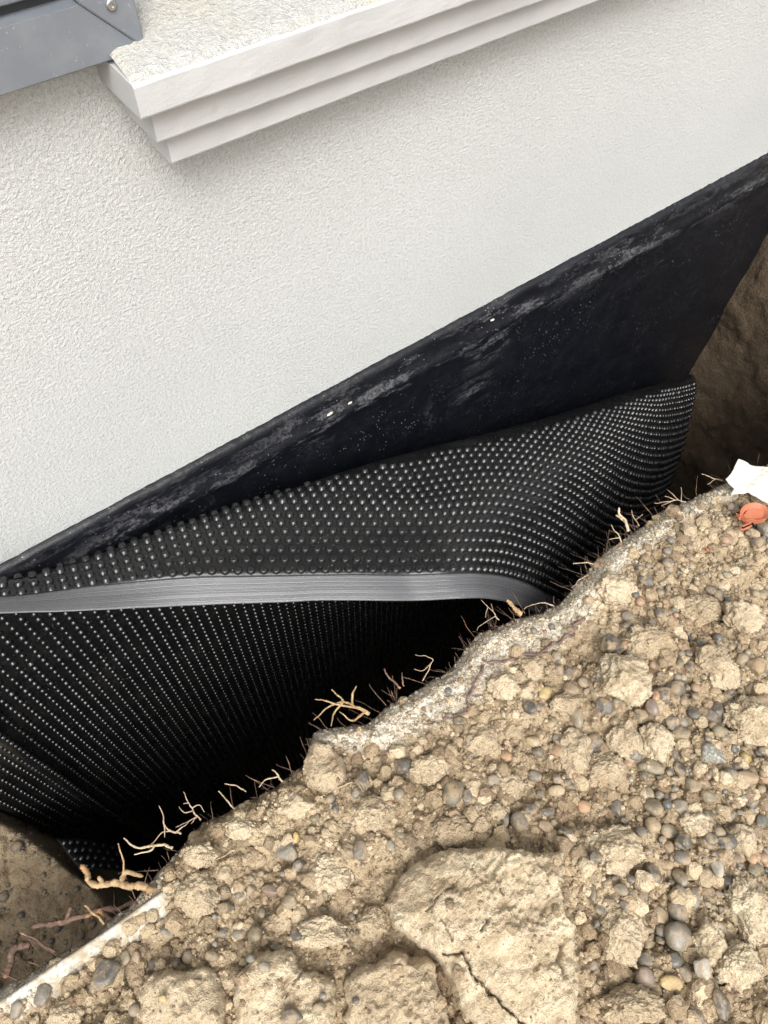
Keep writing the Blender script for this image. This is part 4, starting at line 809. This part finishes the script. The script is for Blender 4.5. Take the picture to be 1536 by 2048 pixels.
root('short straight pale root by the bent one', [(470, 1618, -.003), (455, 1602, .004), (438, 1583, .01)], .0018, .0014, 'pale')
root('hooked pale root at the lip below the forked tan root', [(565, 1563, -.003), (556, 1548, .005), (544, 1536, .01)], .0022, .0016, 'pale', [[(556, 1550, 0), (535, 1560, .005), (520, 1575, .0)]])
root('forked tan root jutting over the trench in the centre', [(738, 1428, -.006), (715, 1414, .0), (690, 1402, .006), (664, 1382, .012)], .0044, .0016, 'tan', [[(705, 1408, 0), (708, 1388, .01), (714, 1374, .012)], [(712, 1413, 0), (670, 1408, .005), (630, 1398, .01)], [(690, 1402, 0), (668, 1425, .0), (664, 1452, 0)], [(730, 1425, 0), (705, 1440, 0), (680, 1425, 0)], [(690, 1402, 0), (660, 1412, 0), (628, 1438, 0)]], .005)
root('brown root stub slanting up beside the curved hair root', [(800, 1376, -.006), (785, 1358, .005), (767, 1338, .012)], .0028, .002, 'brown')
root('little brown root stub under the curved hair root', [(808, 1372, 0), (806, 1360, .005), (805, 1345, .01)], .002, .0014, 'brown')
root('hair thin curved root above the sandy lip in the centre', [(845, 1362, -.004), (858, 1340, .008), (868, 1318, .012), (850, 1312, .012), (830, 1308, .012)], .0013, .0008, 'fine', [[(862, 1330, 0), (845, 1340, .005), (828, 1336, .008)]])
root('spindly forked root below the plastic strip', [(998, 1240, -.003), (985, 1225, .002), (972, 1210, .004), (962, 1198, .006)], .0013, .0008, 'fine', [[(985, 1225, 0), (982, 1208, .004)], [(975, 1214, 0), (970, 1235, 0)], [(990, 1232, 0), (960, 1250, 0), (955, 1262, 0)]])
root('stubby orange tan root end below the plastic strip', [(1043, 1228, -.006), (1030, 1215, .0), (1014, 1198, .004)], .0062, .005, 'tan')
root('thin root lying along the sheet right of the stubby root', [(1108, 1212, -.003), (1080, 1206, .003), (1048, 1222, .003)], .0015, .001, 'fine')
root('knobbly cream root standing at the upper lip', [(1256, 1062, -.006), (1252, 1042, .008), (1238, 1028, .014), (1236, 1016, .02)], .0042, .0032, 'pale', [[(1252, 1045, .006), (1232, 1030, .01)]])
root('pale thin root leaning left of the knobbly cream root', [(1243, 1085, -.003), (1232, 1068, .006), (1220, 1050, .012)], .002, .0012, 'pale', [[(1236, 1075, 0), (1218, 1078, 0)]])
root('fine root right of the knobbly cream root', [(1278, 1052, -.003), (1268, 1035, .006), (1262, 1018, .01)], .0014, .0008, 'fine', [[(1270, 1040, 0), (1285, 1028, .005)]])
root('straggling hair roots on the upper lip', [(1372, 1004, -.003), (1345, 1002, .003), (1308, 1005, .006)], .0016, .0009, 'fine', [[(1350, 1003, 0), (1330, 992, .006)], [(1362, 1003, 0), (1363, 975, .012)], [(1340, 1002, 0), (1322, 1012, 0)], [(1355, 1002, 0), (1335, 980, .01)]])
root('white straight rootlet against the dimpled sheet', [(1186, 1128, -.003), (1165, 1127, .002), (1147, 1127, .004)], .0015, .0012, 'pale')
root('curved thin rootlet hanging by the upper sand', [(1178, 1150, -.004), (1160, 1158, 0), (1144, 1178, -.004)], .0013, .0009, 'fine')
root('dark rootlet near the white plastic scrap', [(1445, 962, -.003), (1425, 956, .004), (1405, 948, .006)], .0014, .001, 'fine', [[(1430, 958, 0), (1415, 968, 0)]])
root('long purple brown root lying across the sandy soil', [(1168, 1238, .004), (1140, 1268, .006), (1110, 1290, .006), (1065, 1312, .005), (1010, 1322, .005), (965, 1330, .004)], .0036, .003, 'purple', amp=.009, group='roots lying on the soil', ground_it=True)
root('crooked purple brown root beside the sandy lip', [(965, 1335, .005), (955, 1365, .006), (945, 1400, .006), (930, 1430, .004), (905, 1436, .004), (885, 1432, .004)], .0030, .0026, 'purple', amp=.010, group='roots lying on the soil', ground_it=True)
root('thin stalk on the soil above the middle clods', [(705, 1566, .012), (670, 1580, .012), (640, 1596, .01)], .0014, .0012, 'pale', group='roots lying on the soil', ground_it=True, amp=.001)
root('thin stalk on the soil near the pale forked root', [(470, 1700, .012), (445, 1712, .012), (425, 1722, .01)], .0014, .0012, 'pale', group='roots lying on the soil', ground_it=True, amp=.001)
# short hair roots along the raw edge of the lip
def hair():
    r = np.random.default_rng(21); VV = []; QQ = []; TT = []; n0 = 0
    for k in range(240):
        X = r.uniform(-0.32, 0.98); e = float(edge_y(np.array([X]))[0]); p = np.array([X, e - 0.004, r.uniform(-0.05, -0.004)])
        L = 0.008 * (6.5 ** (r.random() ** 1.6)); d = np.array([r.normal() * .6, 1, r.normal() * .45]); d /= np.linalg.norm(d); c = wiggle([p, p + d * L * .5, p + d * L + np.array([0, 0, r.normal() * .006])], 4, 0.004, k + 200)
        V, Q, T = tube(c, 0.0007, 0.0003, 4, 0.05, k); VV.append(V); QQ += (np.array(Q) + n0).tolist(); TT += (np.array(T) + n0).tolist(); n0 += len(V)
    o = obj('hair_roots', mesh_np('hair_roots', np.concatenate(VV), QQ, TT), M_ROOT['brown']); tag(o, 'fine hair roots along the raw trench edge', 'roots', kind='stuff')
hair()

# ------------------------------------------------------------------ white strip, plastic scraps
def white_strip():
    pts = [at_z(x, y, 0.001) for x, y in ((362, 1768), (300, 1812), (235, 1858), (165, 1905), (95, 1952), (20, 2002), (-40, 2042))]; c = spline(pts, 10)
    T = np.gradient(c, axis=0); T /= np.linalg.norm(T, axis=1)[:, None]; S = np.cross(T, [0, 0, 1]); S /= np.linalg.norm(S, axis=1)[:, None]
    if S[0, 1] > 0: S = -S                                # S points away from the trench
    prof = [(-0.006, -0.016), (-0.006, 0.0005), (-0.0045, 0.0035), (-0.0015, 0.0045), (0.001, 0.003), (0.002, 0.0005), (0.008, -0.001), (0.016, -0.003), (0.024, -0.008), (0.024, -0.010), (0.0, -0.004)]
    n = len(prof); V = []
    for i in range(len(c)):
        for a, b in prof: V.append(c[i] + S[i] * a + np.array([0, 0, b]))
    q = []
    for i in range(len(c) - 1):
        for k in range(n): q.append((i * n + k, (i + 1) * n + k, (i + 1) * n + (k + 1) % n, i * n + (k + 1) % n))
    base = c[0].copy(); V = np.array(V); V = V + 0.0008 * np.stack([0 * V[:, 0], fbm(V * 25, 2), fbm(V * 25 + 5, 2)], 1)
    o = obj('edging_strip', mesh_np('edging_strip', V - base, q), M_EDGING, None, base); tag(o, 'white plastic edging strip along the lower left trench lip', 'edging')
white_strip()
def torn_sheet():
    poly = [(1476, 920), (1500, 930), (1540, 935), (1600, 960), (1600, 1030), (1545, 1012), (1520, 1000), (1497, 985), (1478, 985), (1462, 990), (1470, 975), (1452, 958), (1464, 945)]
    P = np.array([at_z(x, y, 0.03) for x, y in poly]); c = P.mean(0); bm = bmesh.new(); vs = [bm.verts.new((p - c).tolist()) for p in P]; f = bm.faces.new(vs)
    bmesh.ops.triangulate(bm, faces=[f]); bmesh.ops.subdivide_edges(bm, edges=bm.edges[:], cuts=5, use_grid_fill=True)
    for v in bm.verts: n = fbm(np.array([[v.co.x * 22, v.co.y * 22, 3.0]]), 3)[0]; v.co.z += 0.010 * n; v.co.x += 0.002 * fbm(np.array([[v.co.x * 150, v.co.y * 150, 9.0]]), 2)[0]
    me = bpy.data.meshes.new('plastic_scrap'); bm.to_mesh(me); bm.free(); o = obj('plastic_scrap', me, M_WHITE, None, c); md = o.modifiers.new('thickness', 'SOLIDIFY'); md.thickness = 0.002
    tag(o, 'torn white plastic scrap at the right edge of the bank', 'plastic scrap')
torn_sheet()
def orange_piece():
    base = on_ground(at_z(1500, 1035, 0.01), 0.016); root_o = empty('orange_fragment', base.tolist()); tag(root_o, 'broken orange red plastic disc beside the white scrap', 'plastic fragment')
    def shape(name, poly, th, dome):
        P = np.array([at_z(x, y, base[2]) for x, y in poly]); c = P.mean(0); bm = bmesh.new(); vs = [bm.verts.new((p - base).tolist()) for p in P]; f = bm.faces.new(vs); r = bmesh.ops.extrude_face_region(bm, geom=[f]); tv = [g for g in r['geom'] if isinstance(g, bmesh.types.BMVert)]
        for v in tv: v.co.z += th
        r2 = bmesh.ops.inset_region(bm, faces=[g for g in r['geom'] if isinstance(g, bmesh.types.BMFace)], thickness=0.006)
        for v in bm.verts:
            if v.co.z > th * 0.9 and v not in tv: v.co.z += dome
        bmesh.ops.recalc_face_normals(bm, faces=bm.faces[:]); bmesh.ops.bevel(bm, geom=bm.edges[:], offset=0.0006, segments=1, affect='EDGES'); me = bpy.data.meshes.new(name); bm.to_mesh(me); bm.free(); return obj(name, me, M_ORANGE, root_o)
    arc = [(1503 + 29 * math.cos(a), 1034 + 21 * math.sin(a)) for a in np.linspace(math.radians(170), math.radians(385), 14)]
    shape('disc', [(1474, 1036)] + arc + [(1526, 1046), (1508, 1049), (1490, 1046)], 0.006, 0.006)
    shape('tab', [(1500, 1046), (1508, 1048), (1498, 1058), (1482, 1063), (1478, 1059), (1481, 1054)], 0.004, 0.0)
orange_piece()
# small orange and red chips in the soil
for k, (px, py, s, lab) in enumerate(((1402, 1211, 10, 'tiny red chip on the upper right soil'), (1415, 1101, 9, 'tiny orange chip near the orange disc'))):
    p, sx, sy, ang = px_size(px, py, s, s); v, t = ICO[2]; vv = chunk(v, 500 + k, 10, 0.5, 0.1) * [sx / 2, sy / 2, sx / 3]
    o = obj('red_chip', mesh_np('red_chip', vv, tris=t), M_ORANGE, None, on_ground(p, 0.012)); tag(o, lab, 'chip', 'small red chips')
